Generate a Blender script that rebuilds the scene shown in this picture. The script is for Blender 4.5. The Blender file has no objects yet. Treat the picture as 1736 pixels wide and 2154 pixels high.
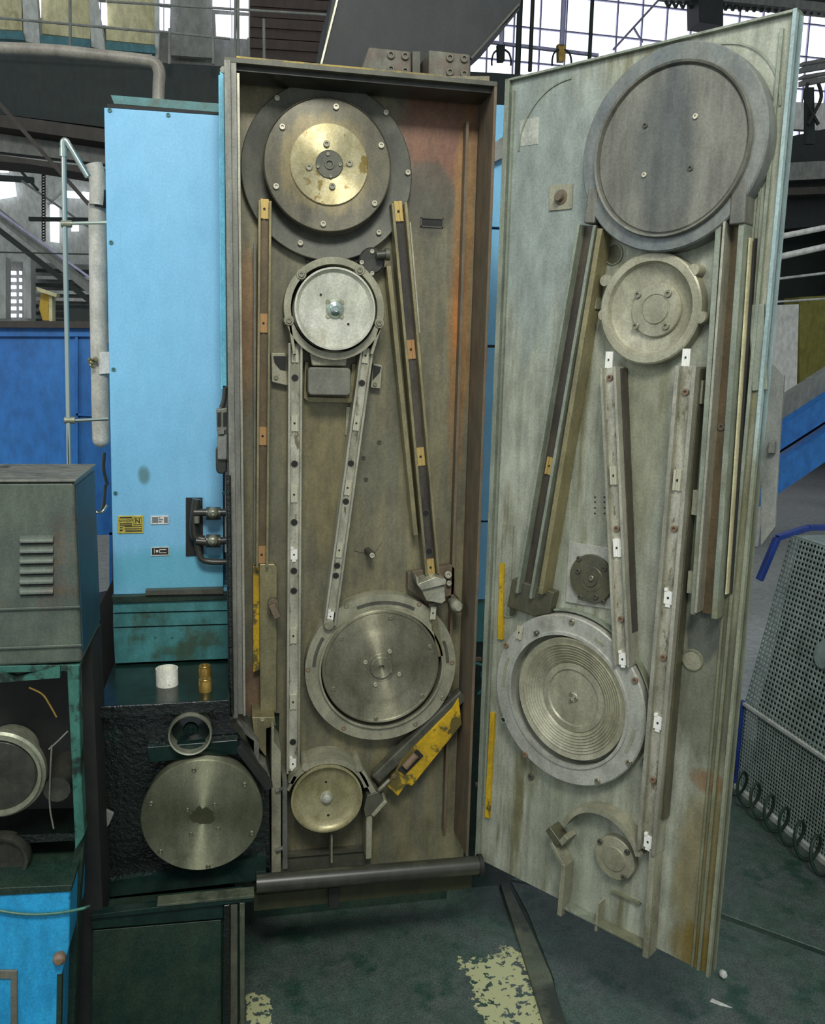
import bpy, math, random
from mathutils import Vector, Matrix
random.seed(7)
SC = bpy.context.scene
COL = SC.collection
PI = math.pi
# ------------------------------------------------------------------ camera
IW, IH = 1736, 2154
F_, YAW, PIT, ROL = 1829.383, .2051, .1708, .0239
CAM = Vector((.0126, -2.3475, 1.4827))
fw = Vector((math.sin(YAW)*math.cos(PIT), math.cos(YAW)*math.cos(PIT), -math.sin(PIT)))
r0 = Vector((math.cos(YAW), -math.sin(YAW), 0)); u0 = r0.cross(fw)
cr = r0*math.cos(ROL)+u0*math.sin(ROL); cu = u0*math.cos(ROL)-r0*math.sin(ROL)
cd = bpy.data.cameras.new('camera'); cam = bpy.data.objects.new('camera', cd); COL.objects.link(cam)
cd.sensor_fit = 'VERTICAL'; cd.sensor_height = 36; cd.lens = F_*36/IH; cd.clip_start = .05; cd.clip_end = 200
cam.matrix_world = Matrix(((cr.x, cu.x, -fw.x, CAM.x), (cr.y, cu.y, -fw.y, CAM.y), (cr.z, cu.z, -fw.z, CAM.z), (0, 0, 0, 1)))
SC.camera = cam
# ------------------------------------------------------------------ light
SC.view_settings.view_transform = 'Standard'; SC.view_settings.look = 'None'
SC.view_settings.gamma = 1; SC.view_settings.use_curve_mapping = False
SC.view_settings.exposure = 0.32
w = bpy.data.worlds.new('world'); SC.world = w; w.use_nodes = True
bg = w.node_tree.nodes['Background']; bg.inputs[0].default_value = (.86, .93, 1, 1); bg.inputs[1].default_value = .50
def area(name, loc, target, size, power, col):
    l = bpy.data.lights.new(name, 'AREA'); l.shape = 'RECTANGLE'; l.size, l.size_y = size; l.energy = power; l.color = col
    o = bpy.data.objects.new(name, l); COL.objects.link(o); o.location = loc
    o.rotation_euler = (Vector(target)-Vector(loc)).to_track_quat('-Z', 'Y').to_euler(); return o
area('skylight_lamp', (.05, -3.3, 4.2), (.5, .1, 1.0), (1.3, .8), 115, (1, .98, .92))
area('hall_lamp', (-3.6, -2.2, 3.6), (1.0, -.3, 1.2), (2.0, 2.0), 34, (.93, .97, 1))

# ------------------------------------------------------------------ frames: H = the belt housing (world axes), D = the open door
FH = Matrix.Identity(4)
DAN = -.9415
FD = Matrix.Translation((.7199, -.0404, 0)) @ Matrix.Rotation(DAN, 4, 'Z')
def ray(x, y): return fw*F_+cr*(x-IW/2)-cu*(y-IH/2)
def hit(F, x, y, d):                        # pixel on the plane at depth d of a frame -> (u, z)
    Fi = F.inverted(); o = Fi @ CAM; v = Fi.to_3x3() @ ray(x, y); t = (d-o.y)/v.y; p = o+v*t
    return (p.x, p.z)
def hp(x, y, d=0): return hit(FH, x, y, d)
def dp(x, y, d=0): return hit(FD, x, y, d)
def gp(x, y, z):                            # pixel on a level surface -> (x, y)
    v = ray(x, y); t = (z-CAM.z)/v.z; p = CAM+v*t; return (p.x, p.y)
FLOOR = -.3

# ------------------------------------------------------------------ materials
def lin(c):
    return tuple((x/255/12.92 if x/255 <= .04045 else ((x/255+.055)/1.055)**2.4) for x in c)+(1,)
def mat(name, c1, c2=None, c3=None, sc=6, st=(1, 1, 1), t3=(.58, .7), sc3=3, st3=None, rough=.6, metal=0, bump=0, bsc=60,
        blobs=(), grain=.10, mott=.2, aniso=0, emit=None, spec=.5, coat=0):
    m = bpy.data.materials.new(name); m.use_nodes = True; nt = m.node_tree; N = nt.nodes; L = nt.links
    b = N['Principled BSDF']; b.inputs['Roughness'].default_value = rough; b.inputs['Metallic'].default_value = metal
    b.inputs['Specular IOR Level'].default_value = spec
    if coat: b.inputs['Coat Weight'].default_value = coat; b.inputs['Coat Roughness'].default_value = .15
    tc = N.new('ShaderNodeTexCoord')
    def noise(scale, stretch, detail=5):
        mp = N.new('ShaderNodeMapping'); mp.inputs['Scale'].default_value = stretch; L.new(tc.outputs['Object'], mp.inputs[0])
        n = N.new('ShaderNodeTexNoise'); n.inputs['Scale'].default_value = scale; n.inputs['Detail'].default_value = detail
        n.inputs['Roughness'].default_value = .65; L.new(mp.outputs[0], n.inputs['Vector']); return n
    def rng(src, a, bb, x=0, y=1):
        r = N.new('ShaderNodeMapRange'); r.inputs[1].default_value = a; r.inputs[2].default_value = bb; r.inputs[3].default_value = x; r.inputs[4].default_value = y
        r.interpolation_type = 'SMOOTHSTEP'; L.new(src, r.inputs[0]); return r.outputs[0]
    def mix(fac, A, B):
        x = N.new('ShaderNodeMix'); x.data_type = 'RGBA'; x.inputs[0].default_value = 1
        if fac is not None: L.new(fac, x.inputs[0])
        for v, i in ((A, 6), (B, 7)):
            if isinstance(v, tuple): x.inputs[i].default_value = v
            else: L.new(v, x.inputs[i])
        return x.outputs[2]
    col = lin(c1)
    if c2: col = mix(rng(noise(sc, st).outputs[0], .36, .64), col, lin(c2))
    if c3: col = mix(rng(noise(sc3, st3 or st, 8).outputs[0], *t3), col, lin(c3))
    for (ux, uz, ru, rz, cc, hard, amt) in blobs:
        s = N.new('ShaderNodeSeparateXYZ'); L.new(tc.outputs['Object'], s.inputs[0])
        def op(o, a, bb):
            q = N.new('ShaderNodeMath'); q.operation = o
            for v, i in ((a, 0), (bb, 1)):
                if isinstance(v, (int, float)): q.inputs[i].default_value = v
                else: L.new(v, q.inputs[i])
            return q.outputs[0]
        dx = op('DIVIDE', op('SUBTRACT', s.outputs[0], ux), ru); dz = op('DIVIDE', op('SUBTRACT', s.outputs[2] if uz is None or True else 0, uz), rz)
        dd = op('ADD', op('MULTIPLY', dx, dx), op('MULTIPLY', dz, dz))
        dd = op('ADD', dd, op('MULTIPLY', op('SUBTRACT', noise(9, (1.6, 1, .6), 8).outputs[0], .5), 2.6))
        col = mix(op('MULTIPLY', rng(dd, 1+hard, 1-hard), amt), col, lin(cc))
    if grain:
        g = noise(170, (1, 1, 1), 3)
        k = rng(g.outputs[0], .3, .7, 1-grain*1.3, 1+grain*1.3)
        g2 = noise(23, (1, 1, .45), 7); k2 = rng(g2.outputs[0], .3, .7, 1-mott, 1+mott)
        mm = N.new('ShaderNodeMath'); mm.operation = 'MULTIPLY'; L.new(k, mm.inputs[0]); L.new(k2, mm.inputs[1]); k = mm.outputs[0]
        x = N.new('ShaderNodeVectorMath'); x.operation = 'SCALE'; L.new(k, x.inputs[3])
        if isinstance(col, tuple): x.inputs[0].default_value = col[:3]
        else: L.new(col, x.inputs[0])
        col = x.outputs[0]
    if isinstance(col, tuple): b.inputs['Base Color'].default_value = col
    else: L.new(col, b.inputs['Base Color'])
    if bump:
        bp_ = N.new('ShaderNodeBump'); bp_.inputs['Strength'].default_value = bump; bp_.inputs['Distance'].default_value = .004
        L.new(noise(bsc, (1, 1, 1), 4).outputs[0], bp_.inputs['Height']); L.new(bp_.outputs[0], b.inputs['Normal'])
    if aniso:
        b.inputs['Anisotropic'].default_value = aniso; b.inputs['Anisotropic Rotation'].default_value = .25
        t = N.new('ShaderNodeTangent'); t.direction_type = 'RADIAL'; t.axis = 'Y'; L.new(t.outputs[0], b.inputs['Tangent'])
    if emit:
        b.inputs['Emission Color'].default_value = lin(emit[0]); b.inputs['Emission Strength'].default_value = emit[1]
    return m
VS = (5, 5, .5)      # vertical streaks
hx = lambda x, y, d=.15: hp(x, y, d)
def blob(x, y, rx, ry, c, hard, amt, f=hp, d=.15):
    a = f(x, y, d); b1 = f(x+rx, y, d); b2 = f(x, y+ry, d); return (a[0], a[1], abs(b1[0]-a[0]), abs(b2[1]-a[1]), c, hard, amt)
M = {}
M['plate'] = mat('oily_olive_steel', (102, 101, 84), (122, 117, 88), (82, 84, 74), sc=4, st=VS, sc3=2.2, rough=.42, metal=.15, bump=.12, bsc=30, blobs=[
    blob(930, 290, 80, 110, (116, 72, 54), .7, .75), blob(968, 640, 22, 330, (142, 102, 56), .8, .8), blob(965, 650, 9, 110, (170, 106, 48), .6, .7), blob(980, 380, 22, 120, (140, 110, 66), .8, .6),
    blob(1000, 1150, 24, 250, (108, 84, 62), .6, .6), blob(900, 420, 55, 75, (80, 78, 66), .3, .8), blob(520, 700, 25, 160, (140, 96, 52), .7, .5),
    blob(530, 1460, 26, 60, (112, 80, 62), .6, .6), blob(690, 960, 60, 220, (116, 106, 68), .7, .5), blob(545, 220, 50, 50, (150, 140, 108), .5, .5)])
M['wallrust'] = mat('rusty_flange', (94, 88, 72), (104, 88, 68), (84, 82, 72), sc=7, st=(3, 3, .6), rough=.6, bump=.1)
M['lip'] = mat('grey_worn_flange', (104, 106, 98), (126, 126, 114), (74, 74, 68), sc=7, st=(4, 4, .4), rough=.5, metal=.3)
M['dark'] = mat('dark_grey_green_steel', (70, 72, 62), (86, 86, 72), (54, 56, 50), sc=5, rough=.5, metal=.2)
M['wheeldark'] = mat('dark_turned_steel', (92, 90, 76), (104, 100, 82), (76, 74, 64), sc=9, rough=.42, metal=.35, aniso=.6, blobs=[
    (0, 0, .125, .125, (138, 126, 88), .25, .6)])
M['bright'] = mat('bright_turned_steel', (176, 166, 124), (196, 188, 150), (150, 130, 78), sc=14, t3=(.56, .62), sc3=16, rough=.48, metal=.8, aniso=.9)
M['alu'] = mat('pale_cast_aluminium', (176, 178, 160), (192, 192, 176), (158, 156, 132), sc=7, rough=.4, metal=.35)
M['castpale'] = mat('pale_grey_casting', (134, 134, 112), (152, 150, 128), (112, 110, 88), sc=8, rough=.5, metal=.2, bump=.1, bsc=50)
M['wheelgrey'] = mat('grey_turned_steel', (136, 134, 112), (146, 144, 122), (122, 120, 98), sc=5, rough=.5, metal=.7, aniso=.9)
M['wheelyel'] = mat('yellowish_pulley_steel', (150, 144, 104), (166, 160, 124), (132, 124, 84), sc=9, rough=.4, metal=.4)
M['silver'] = mat('galvanised_rail', (146, 144, 124), (186, 184, 166), (112, 106, 84), sc=10, st=(2, 2, .6), t3=(.56, .64), sc3=26, rough=.42, metal=.35, bump=.1)
M['lipbright'] = mat('bright_rail_edge', (150, 150, 132), (170, 168, 150), (120, 118, 96), sc=10, st=(2, 2, .4), rough=.4, metal=.4)
M['brown'] = mat('brown_oiled_rail', (98, 86, 64), (108, 92, 68), (112, 78, 56), sc=5, st=(2, 2, .5), rough=.35, metal=.3)
M['olive'] = mat('olive_rail_edge', (122, 118, 88), (140, 132, 96), (96, 92, 72), sc=8, st=(2, 2, .4), rough=.4, metal=.35)
M['darkrail'] = mat('dark_rail_lining', (70, 66, 60), (84, 78, 66), (56, 52, 50), sc=8, st=(2, 2, .4), rough=.3, metal=.35)
M['brass'] = mat('brass_clip', (186, 160, 92), (204, 178, 112), (160, 118, 64), sc=30, rough=.35, metal=.5)
M['copper'] = mat('coppery_clip', (172, 132, 86), (190, 150, 100), (140, 100, 60), sc=30, rough=.35, metal=.5)
M['clip'] = mat('pale_clip', (176, 174, 150), (192, 190, 168), (140, 136, 106), sc=30, rough=.4, metal=.2)
M['clipwhite'] = mat('white_clip', (222, 224, 214), (232, 232, 222), rough=.4)
M['bolt'] = mat('socket_bolt_steel', (140, 138, 118), rough=.35, metal=.6)
M['boltpale'] = mat('pale_bolt_steel', (186, 182, 160), rough=.35, metal=.5)
M['boltrust'] = mat('rusty_bolt', (116, 96, 76), rough=.6)
M['black'] = mat('black_recess', (22, 24, 22), (30, 32, 28), rough=.7)
M['blackmet'] = mat('black_oiled_part', (44, 46, 40), (58, 58, 50), (32, 34, 30), sc=12, rough=.35)
M['boxgrey'] = mat('grey_painted_box', (96, 96, 84), (104, 104, 92), rough=.55)
M['yellow'] = mat('yellow_paint', (186, 152, 22), (168, 138, 32), (88, 80, 38), sc=9, t3=(.54, .6), sc3=13, rough=.5)
M['yellowd'] = mat('dirty_yellow_paint', (172, 148, 40), (120, 108, 50), (92, 86, 56), sc=5, t3=(.5, .6), sc3=7, rough=.5)
M['door'] = mat('pale_grey_green_door', (136, 140, 122), (164, 168, 151), (112, 110, 80), sc=4.5, st=VS, sc3=2.4, t3=(.5, .66), rough=.45, metal=.15, bump=.06, bsc=25, blobs=[
    blob(1140, 420, 130, 320, (134, 146, 140), .7, .8, dp, 0), blob(1500, 1450, 90, 170, (92, 94, 76), .6, .8, dp, 0), blob(1480, 1850, 70, 180, (116, 104, 64), .7, .75, dp, 0),
    blob(1490, 1645, 40, 26, (118, 92, 60), .6, .8, dp, 0), blob(1350, 900, 60, 240, (122, 122, 94), .7, .6, dp, 0), blob(1470, 2010, 70, 60, (110, 92, 30), .6, .8, dp, 0),
    blob(1200, 1750, 80, 160, (146, 152, 132), .7, .6, dp, 0), blob(1480, 1330, 34, 70, (78, 82, 74), .25, .9, dp, 0)])
M['doordrum'] = mat('blue_grey_stained_drum', (100, 107, 106), (114, 118, 110), (88, 92, 86), sc=4, st=(2, 2, .7), rough=.5, metal=.15)
M['doorcap'] = mat('dark_streaked_cap', (98, 98, 88), (116, 116, 104), (68, 74, 72), sc=7, st=(3, 3, .35), t3=(.5, .68), rough=.45, metal=.2, blobs=[blob(1400, 320, 60, 170, (76, 82, 80), .8, .6, dp, -.05)])
M['doorcast'] = mat('pale_door_casting', (142, 140, 116), (158, 156, 134), (124, 120, 94), sc=6, rough=.42, metal=.2, bump=.08)
M['doorring'] = mat('pale_ring_casting', (156, 158, 146), (170, 170, 158), (134, 132, 112), sc=7, rough=.45, metal=.2, bump=.1)
M['doorlip'] = mat('door_edge', (118, 126, 110), (138, 145, 128), (92, 96, 76), sc=6, st=VS, rough=.45, metal=.2, blobs=[(.72, .1, .3, 1.0, (112, 112, 82), .4, .7)])
M['dooredge'] = mat('pale_blue_door_edge', (136, 158, 156), (152, 172, 168), (104, 122, 108), sc=6, st=VS, rough=.45, blobs=[(.72, .2, .5, 1.1, (118, 118, 88), .4, .85)])
M['doordark'] = mat('dark_flange_disc', (84, 84, 70), (92, 90, 66), (70, 72, 62), sc=10, rough=.4, metal=.3)
M['blue'] = mat('sky_blue_paint', (114, 178, 212), (122, 184, 218), (98, 164, 194), sc=2.5, t3=(.6, .75), rough=.42, bump=.05, bsc=90, grain=.05, mott=.045, blobs=[
    (.075, .552, .016, .026, (80, 118, 116), .8, .85), (.16, .27, .22, .07, (84, 168, 184), .8, .6)])
M['teal'] = mat('dirty_teal_paint', (66, 128, 130), (56, 112, 110), (58, 84, 70), sc=8, t3=(.48, .62), sc3=9, rough=.45)
M['bluedeep'] = mat('deep_blue_paint', (30, 98, 166), (38, 110, 178), (26, 84, 140), sc=2, rough=.5, grain=.05)
M['bluevivid'] = mat('vivid_blue_paint', (38, 146, 198), (46, 156, 204), (26, 100, 128), sc=5, t3=(.6, .68), sc3=10, rough=.45)
M['bluestrip'] = mat('blue_sheath', (92, 172, 200), (110, 186, 206), (60, 140, 168), sc=5, st=VS, rough=.4)
M['oil'] = mat('black_oily_casting', (8, 15, 12), (14, 24, 19), (26, 58, 46), sc=9, t3=(.6, .7), sc3=6, rough=.1, bump=1.0, bsc=70, spec=.8)
M['oilflat'] = mat('dark_oily_steel', (12, 30, 27), (24, 46, 40), (8, 18, 15), sc=6, rough=.2, bump=.15, bsc=30)
M['oilmatte'] = mat('dark_green_grimy_panel', (18, 44, 35), (36, 54, 40), (12, 30, 24), sc=7, rough=.55, bump=.2, grain=.25)
M['tealpost'] = mat('worn_teal_post', (48, 96, 84), (58, 110, 96), (26, 40, 34), sc=9, t3=(.5, .6), sc3=10, rough=.45)
M['hood'] = mat('grimy_grey_green_hood', (88, 98, 84), (74, 84, 78), (104, 88, 68), sc=4, t3=(.5, .66), sc3=4, rough=.42, metal=.15, bump=.1)
M['hoodside'] = mat('dark_blue_hood_side', (26, 70, 92), (30, 60, 74), rough=.5)
M['disc'] = mat('lathe_turned_disc', (128, 130, 106), (136, 138, 114), (104, 112, 88), sc=4, rough=.52, metal=.8, aniso=.9)
M['rimpale'] = mat('pale_steel_rim', (130, 134, 114), (148, 150, 130), (80, 86, 70), sc=8, rough=.35, metal=.45)
M['chrome'] = mat('chromed_tube', (186, 200, 190), rough=.18, metal=.9, grain=0)
M['pvc'] = mat('dusty_white_wrap', (172, 170, 156), (186, 184, 172), (140, 132, 112), sc=7, t3=(.62, .7), rough=.5)
M['duct'] = mat('dusty_grey_duct', (116, 112, 102), (130, 126, 114), (96, 92, 82), sc=5, rough=.5)
M['girder'] = mat('dark_painted_girder', (22, 36, 32), (32, 42, 36), (18, 28, 38), sc=2, rough=.7)
M['girderbrown'] = mat('brown_girder_flange', (50, 46, 40), (58, 54, 46), rough=.7)
M['greymid'] = mat('mid_grey_steel', (112, 116, 110), (122, 124, 116), rough=.7)
M['greypale'] = mat('pale_grey_wall', (172, 176, 168), (182, 186, 178), (150, 152, 146), sc=2, rough=.8)
M['cream'] = mat('cream_cladding', (186, 180, 138), (194, 190, 150), (168, 158, 116), sc=2, rough=.8)
M['conc'] = mat('pale_concrete', (150, 156, 152), (160, 164, 160), (128, 136, 134), sc=1.5, rough=.6)
M['shutter'] = mat('brown_ribbed_shutter', (54, 44, 38), (64, 50, 42), (46, 46, 42), sc=5, rough=.7)
M['hopper'] = mat('dark_hopper_steel', (26, 32, 32), (34, 38, 36), (48, 42, 34), sc=4, t3=(.6, .75), rough=.6)
M['pad'] = mat('rusty_grey_pad', (94, 84, 70), (108, 112, 98), (100, 80, 60), sc=8, rough=.6)
M['teald'] = mat('dark_teal_strip', (60, 112, 116), (50, 96, 102), rough=.6)
M['window'] = mat('overexposed_window_glass', (240, 244, 252), emit=((238, 240, 255), 1.5), grain=0, rough=.3)
M['mull'] = mat('grey_violet_glazing_bar', (160, 160, 186), rough=.7)
M['floorplate'] = mat('dark_green_oily_floor_plate', (58, 78, 68), (70, 80, 76), (34, 64, 52), sc=5, t3=(.52, .66), sc3=7, rough=.5, bump=.25, bsc=30, grain=.3)
M['roller'] = mat('black_rubber_roller', (46, 48, 40), (54, 56, 46), rough=.35)
M['strip'] = mat('grimy_yellow_green_strip', (42, 48, 24), (52, 52, 30), (26, 28, 20), sc=12, rough=.6)
M['whiteplastic'] = mat('white_plastic', (222, 222, 206), (230, 230, 214), (170, 168, 150), sc=18, t3=(.62, .66), sc3=24, rough=.4)
M['brasscyl'] = mat('brass_bush', (150, 122, 58), (166, 138, 70), (120, 96, 46), sc=10, rough=.3, metal=.6)
M['perf'] = mat('perforated_grey_sheet', (140, 154, 146), (128, 144, 136), (100, 114, 104), sc=6, rough=.5, metal=.2)
M['framedeep'] = mat('dark_blue_frame', (20, 46, 110), (24, 54, 124), rough=.5)
M['olivecol'] = mat('olive_column', (112, 110, 42), (122, 118, 52), rough=.7)
M['white'] = mat('white_panel', (206, 206, 198), rough=.6)
M['plateyellow'] = mat('brass_coloured_name_plate', (192, 180, 88), rough=.35, metal=.3)
M['ink'] = mat('black_print', (34, 34, 28), rough=.6, grain=0)
M['inkgrey'] = mat('grey_print', (110, 116, 118), rough=.6, grain=0)
M['cream2'] = mat('worn_cream_paint', (172, 174, 132), (160, 162, 120), (50, 60, 46), sc=6, t3=(.55, .6), sc3=14, rough=.55, bump=.2, bsc=25)
M['curb'] = mat('worn_curb_edge', (84, 90, 72), (70, 78, 62), (40, 48, 38), sc=10, t3=(.5, .6), rough=.5)
M['glass'] = mat('cloudy_plastic', (128, 128, 108), (150, 150, 132), (100, 100, 84), sc=14, rough=.15, coat=.6)
M['tape'] = mat('silvery_tape', (168, 172, 156), (184, 186, 172), (150, 154, 136), sc=18, rough=.2, metal=.4, bump=.6, bsc=20)

# ------------------------------------------------------------------ mesh builder
class MB:
    def __init__(s): s.v = []; s.f = []; s.mi = []; s.m = 0
    def add(s, vs, fs):
        n = len(s.v); s.v += [tuple(v) for v in vs]; s.f += [tuple(n+i for i in f) for f in fs]; s.mi += [s.m]*len(fs); return s
    def box(s, x0, x1, y0, y1, z0, z1):
        if x0 > x1: x0, x1 = x1, x0
        if y0 > y1: y0, y1 = y1, y0
        if z0 > z1: z0, z1 = z1, z0
        return s.add([(x0, y0, z0), (x1, y0, z0), (x1, y1, z0), (x0, y1, z0), (x0, y0, z1), (x1, y0, z1), (x1, y1, z1), (x0, y1, z1)],
                     [(0, 3, 2, 1), (4, 5, 6, 7), (0, 1, 5, 4), (1, 2, 6, 5), (2, 3, 7, 6), (3, 0, 4, 7)])
    def prism(s, poly, y0, y1):               # outline in (x, z), from depth y0 (front) to y1 (back)
        a = sum(poly[i][0]*poly[(i+1) % len(poly)][1]-poly[(i+1) % len(poly)][0]*poly[i][1] for i in range(len(poly)))
        if a < 0: poly = poly[::-1]
        n = len(poly); vs = [(x, y0, z) for x, z in poly]+[(x, y1, z) for x, z in poly]
        return s.add(vs, [tuple(range(n)), tuple(range(2*n-1, n-1, -1))]+[(i, i+n, (i+1) % n+n, (i+1) % n) for i in range(n)])
    def zprism(s, poly, z0, z1):              # outline in (x, y)
        a = sum(poly[i][0]*poly[(i+1) % len(poly)][1]-poly[(i+1) % len(poly)][0]*poly[i][1] for i in range(len(poly)))
        if a < 0: poly = poly[::-1]
        n = len(poly); vs = [(x, y, z0) for x, y in poly]+[(x, y, z1) for x, y in poly]
        return s.add(vs, [tuple(range(n-1, -1, -1)), tuple(range(n, 2*n))]+[(i, (i+1) % n, (i+1) % n+n, i+n) for i in range(n)])
    def lathe(s, cx, cz, prof, n=48, a0=0, a1=2*PI):   # profile [(r, y)] from the middle of the front outwards and back
        full = abs(a1-a0-2*PI) < 1e-6; k = n if full else n+1
        vs = []; fs = []; st = []
        for r, y in prof:
            if r < 1e-6: st.append((len(vs), 1)); vs.append((cx, y, cz))
            else:
                st.append((len(vs), k))
                for i in range(k):
                    a = a0+(a1-a0)*i/n; vs.append((cx+r*math.cos(a), y, cz+r*math.sin(a)))
        for (i0, c0), (i1, c1) in zip(st, st[1:]):
            for i in range(n):
                j = (i+1) % k if full else i+1
                if c0 == 1 and c1 == 1: continue
                if c0 == 1: fs.append((i0, i1+i, i1+j))
                elif c1 == 1: fs.append((i0+i, i1, i0+j))
                else: fs.append((i0+i, i1+i, i1+j, i0+j))
        return s.add(vs, fs)
    def ring(s, cx, cz, r0_, r1, y0, y1, n=64, a0=0, a1=2*PI):
        s.lathe(cx, cz, [(r0_, y1), (r0_, y0), (r1, y0), (r1, y1), (r0_, y1)], n, a0, a1)
        if abs(a1-a0-2*PI) > 1e-6:
            for a in (a0, a1):
                c, q = math.cos(a), math.sin(a)
                s.add([(cx+r0_*c, y0, cz+r0_*q), (cx+r1*c, y0, cz+r1*q), (cx+r1*c, y1, cz+r1*q), (cx+r0_*c, y1, cz+r0_*q)], [(0, 1, 2, 3)])
        return s
    def bar(s, p, q, w_, y0, y1, off=0):       # straight bar in the (x, z) plane, width w_, shifted sideways by off
        d = Vector((q[0]-p[0], q[1]-p[1])).normalized(); n = Vector((-d.y, d.x))*-1
        a = [Vector(p)+n*(off-w_/2), Vector(p)+n*(off+w_/2), Vector(q)+n*(off+w_/2), Vector(q)+n*(off-w_/2)]
        return s.prism([tuple(t) for t in a], y0, y1)
    def tube(s, pts, r, n=12, smooth=True, cap=True):
        pts = [Vector(p) for p in pts]
        if smooth and len(pts) > 2:
            o = []
            for i in range(len(pts)-1):
                a, b, c, d = pts[max(i-1, 0)], pts[i], pts[i+1], pts[min(i+2, len(pts)-1)]
                for k in range(6):
                    t = k/6; o.append(.5*((2*b)+(c-a)*t+(2*a-5*b+4*c-d)*t*t+(3*b-a-3*c+d)*t**3))
            pts = o+[pts[-1]]
        vs = []; up = None
        for i, p in enumerate(pts):
            t = (pts[min(i+1, len(pts)-1)]-pts[max(i-1, 0)]).normalized()
            if up is None: up = t.orthogonal().normalized()
            up = (up-t*up.dot(t)).normalized(); sd = t.cross(up)
            for k in range(n):
                a = 2*PI*k/n; vs.append(p+(up*math.cos(a)+sd*math.sin(a))*r)
        fs = [(i*n+k, i*n+(k+1) % n, (i+1)*n+(k+1) % n, (i+1)*n+k) for i in range(len(pts)-1) for k in range(n)]
        if cap: fs += [tuple(range(n-1, -1, -1)), tuple(range((len(pts)-1)*n, len(pts)*n))]
        return s.add(vs, fs)
    def mesh(s, name, mats, ang=32):
        me = bpy.data.meshes.new(name); me.from_pydata(s.v, [], s.f); me.update()
        for m in (mats if isinstance(mats, (list, tuple)) else [mats]): me.materials.append(M[m] if isinstance(m, str) else m)
        me.polygons.foreach_set('material_index', s.mi)
        import bmesh
        b = bmesh.new(); b.from_mesh(me); bmesh.ops.recalc_face_normals(b, faces=b.faces); b.to_mesh(me); b.free()
        me.shade_smooth(); me.set_sharp_from_angle(angle=math.radians(ang)); return me
WM = {}
def link(name, data, parent=None, W=None):
    o = bpy.data.objects.new(name, data); COL.objects.link(o)
    W = W or Matrix.Identity(4)
    if parent is not None:
        o.parent = parent; o.matrix_local = WM[parent.name].inverted() @ W
    else: o.matrix_world = W
    WM[o.name] = W; return o
def tag(o, label=None, cat=None, group=None, kind=None):
    for k, v in (('label', label), ('category', cat), ('group', group), ('kind', kind)):
        if v: o[k] = v
    return o
def thing(name, label, cat, loc, F=FH, group=None):          # loc in frame coordinates
    W = F @ Matrix.Translation(loc); o = link(name, None, None, W); o.empty_display_size = .1
    return tag(o, label, cat, group)
def part(name, mb, mats, parent, F=FH, label=None, bev=0, ang=32):
    W = WM[parent.name]; T = W.inverted() @ F                 # parts share their thing's origin
    mb.v = [tuple(T @ Vector(v)) for v in mb.v]
    o = link(name, mb.mesh(name, mats, ang), parent, W)
    if bev: m = o.modifiers.new('bevel', 'BEVEL'); m.width = bev; m.segments = 2; m.limit_method = 'ANGLE'; m.harden_normals = True
    if label: o['label'] = label
    return o
def solo(name, mb, mats, label, cat, loc=(0, 0, 0), F=FH, group=None, kind=None, bev=0):   # a thing that is one mesh
    W = F @ Matrix.Translation(loc); T = W.inverted() @ F
    mb.v = [tuple(T @ Vector(v)) for v in mb.v]
    o = link(name, mb.mesh(name, mats), None, W)
    if bev: m = o.modifiers.new('bevel', 'BEVEL'); m.width = bev; m.segments = 2; m.limit_method = 'ANGLE'
    return tag(o, label, cat, group, kind)
_pm = {}
def pmesh(kind, m):
    if (kind, m) in _pm: return _pm[(kind, m)]
    b = MB()
    if kind == 'bolt':        # socket head, unit radius
        b.lathe(0, 0, [(0, -.15), (.5, -.15), (.5, -.62), (.88, -.62), (1, -.5), (1, .1)], 18)
    elif kind == 'hole':      # low rim round a black disc that paints a hole's dark inside
        b.lathe(0, 0, [(.86, .1), (.86, -.12), (1.02, -.12), (1.06, .1)], 20); b.m = 1; b.lathe(0, 0, [(0, -.02), (.86, -.02)], 20)
    elif kind == 'clip':      # cable clip: unit width, length 2.3, two ridges and a screw
        b.box(-.5, .5, -.12, .06, -1.15, 1.15); b.box(-.5, -.22, -.3, -.12, -1.15, 1.15); b.box(.1, .36, -.26, -.12, -1.15, 1.15)
        b.m = 1; b.lathe(-.04, 0, [(0, -.2), (.15, -.2), (.15, -.1)], 10)
    elif kind == 'clipsmall':
        b.box(-.5, .5, -.16, .06, -.75, .75); b.box(-.5, -.1, -.24, .06, .75, 1.1); b.box(-.3, .3, -.12, .06, -1.1, -.75)
        b.m = 1; b.lathe(0, 0, [(0, -.2), (.14, -.2), (.14, -.1)], 10)
    me = b.mesh(kind, [m, 'black']); _pm[(kind, m)] = me; return me
def put(kind, m, parent, pos, r, F=FH, rot=0, name=None, label=None):
    W = F @ Matrix.Translation(pos) @ Matrix.Rotation(rot, 4, 'Y') @ Matrix.Scale(r, 4)
    o = link(name or kind, pmesh(kind, m), parent, W)
    if label: o['label'] = label
    return o
def prad(f, x, y, r, d):                       # horizontal pixel radius -> metres at depth d
    return abs(f(x+r, y, d)[0]-f(x-r, y, d)[0])/2
def bolts(parent, f, F, pts, d, rp, m='bolt'):
    for x, y in pts:
        u, z = f(x, y, d); put('bolt', m, parent, (u, d, z), rp, F)
def lerp(a, b, t): return a+(b-a)*t
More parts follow.
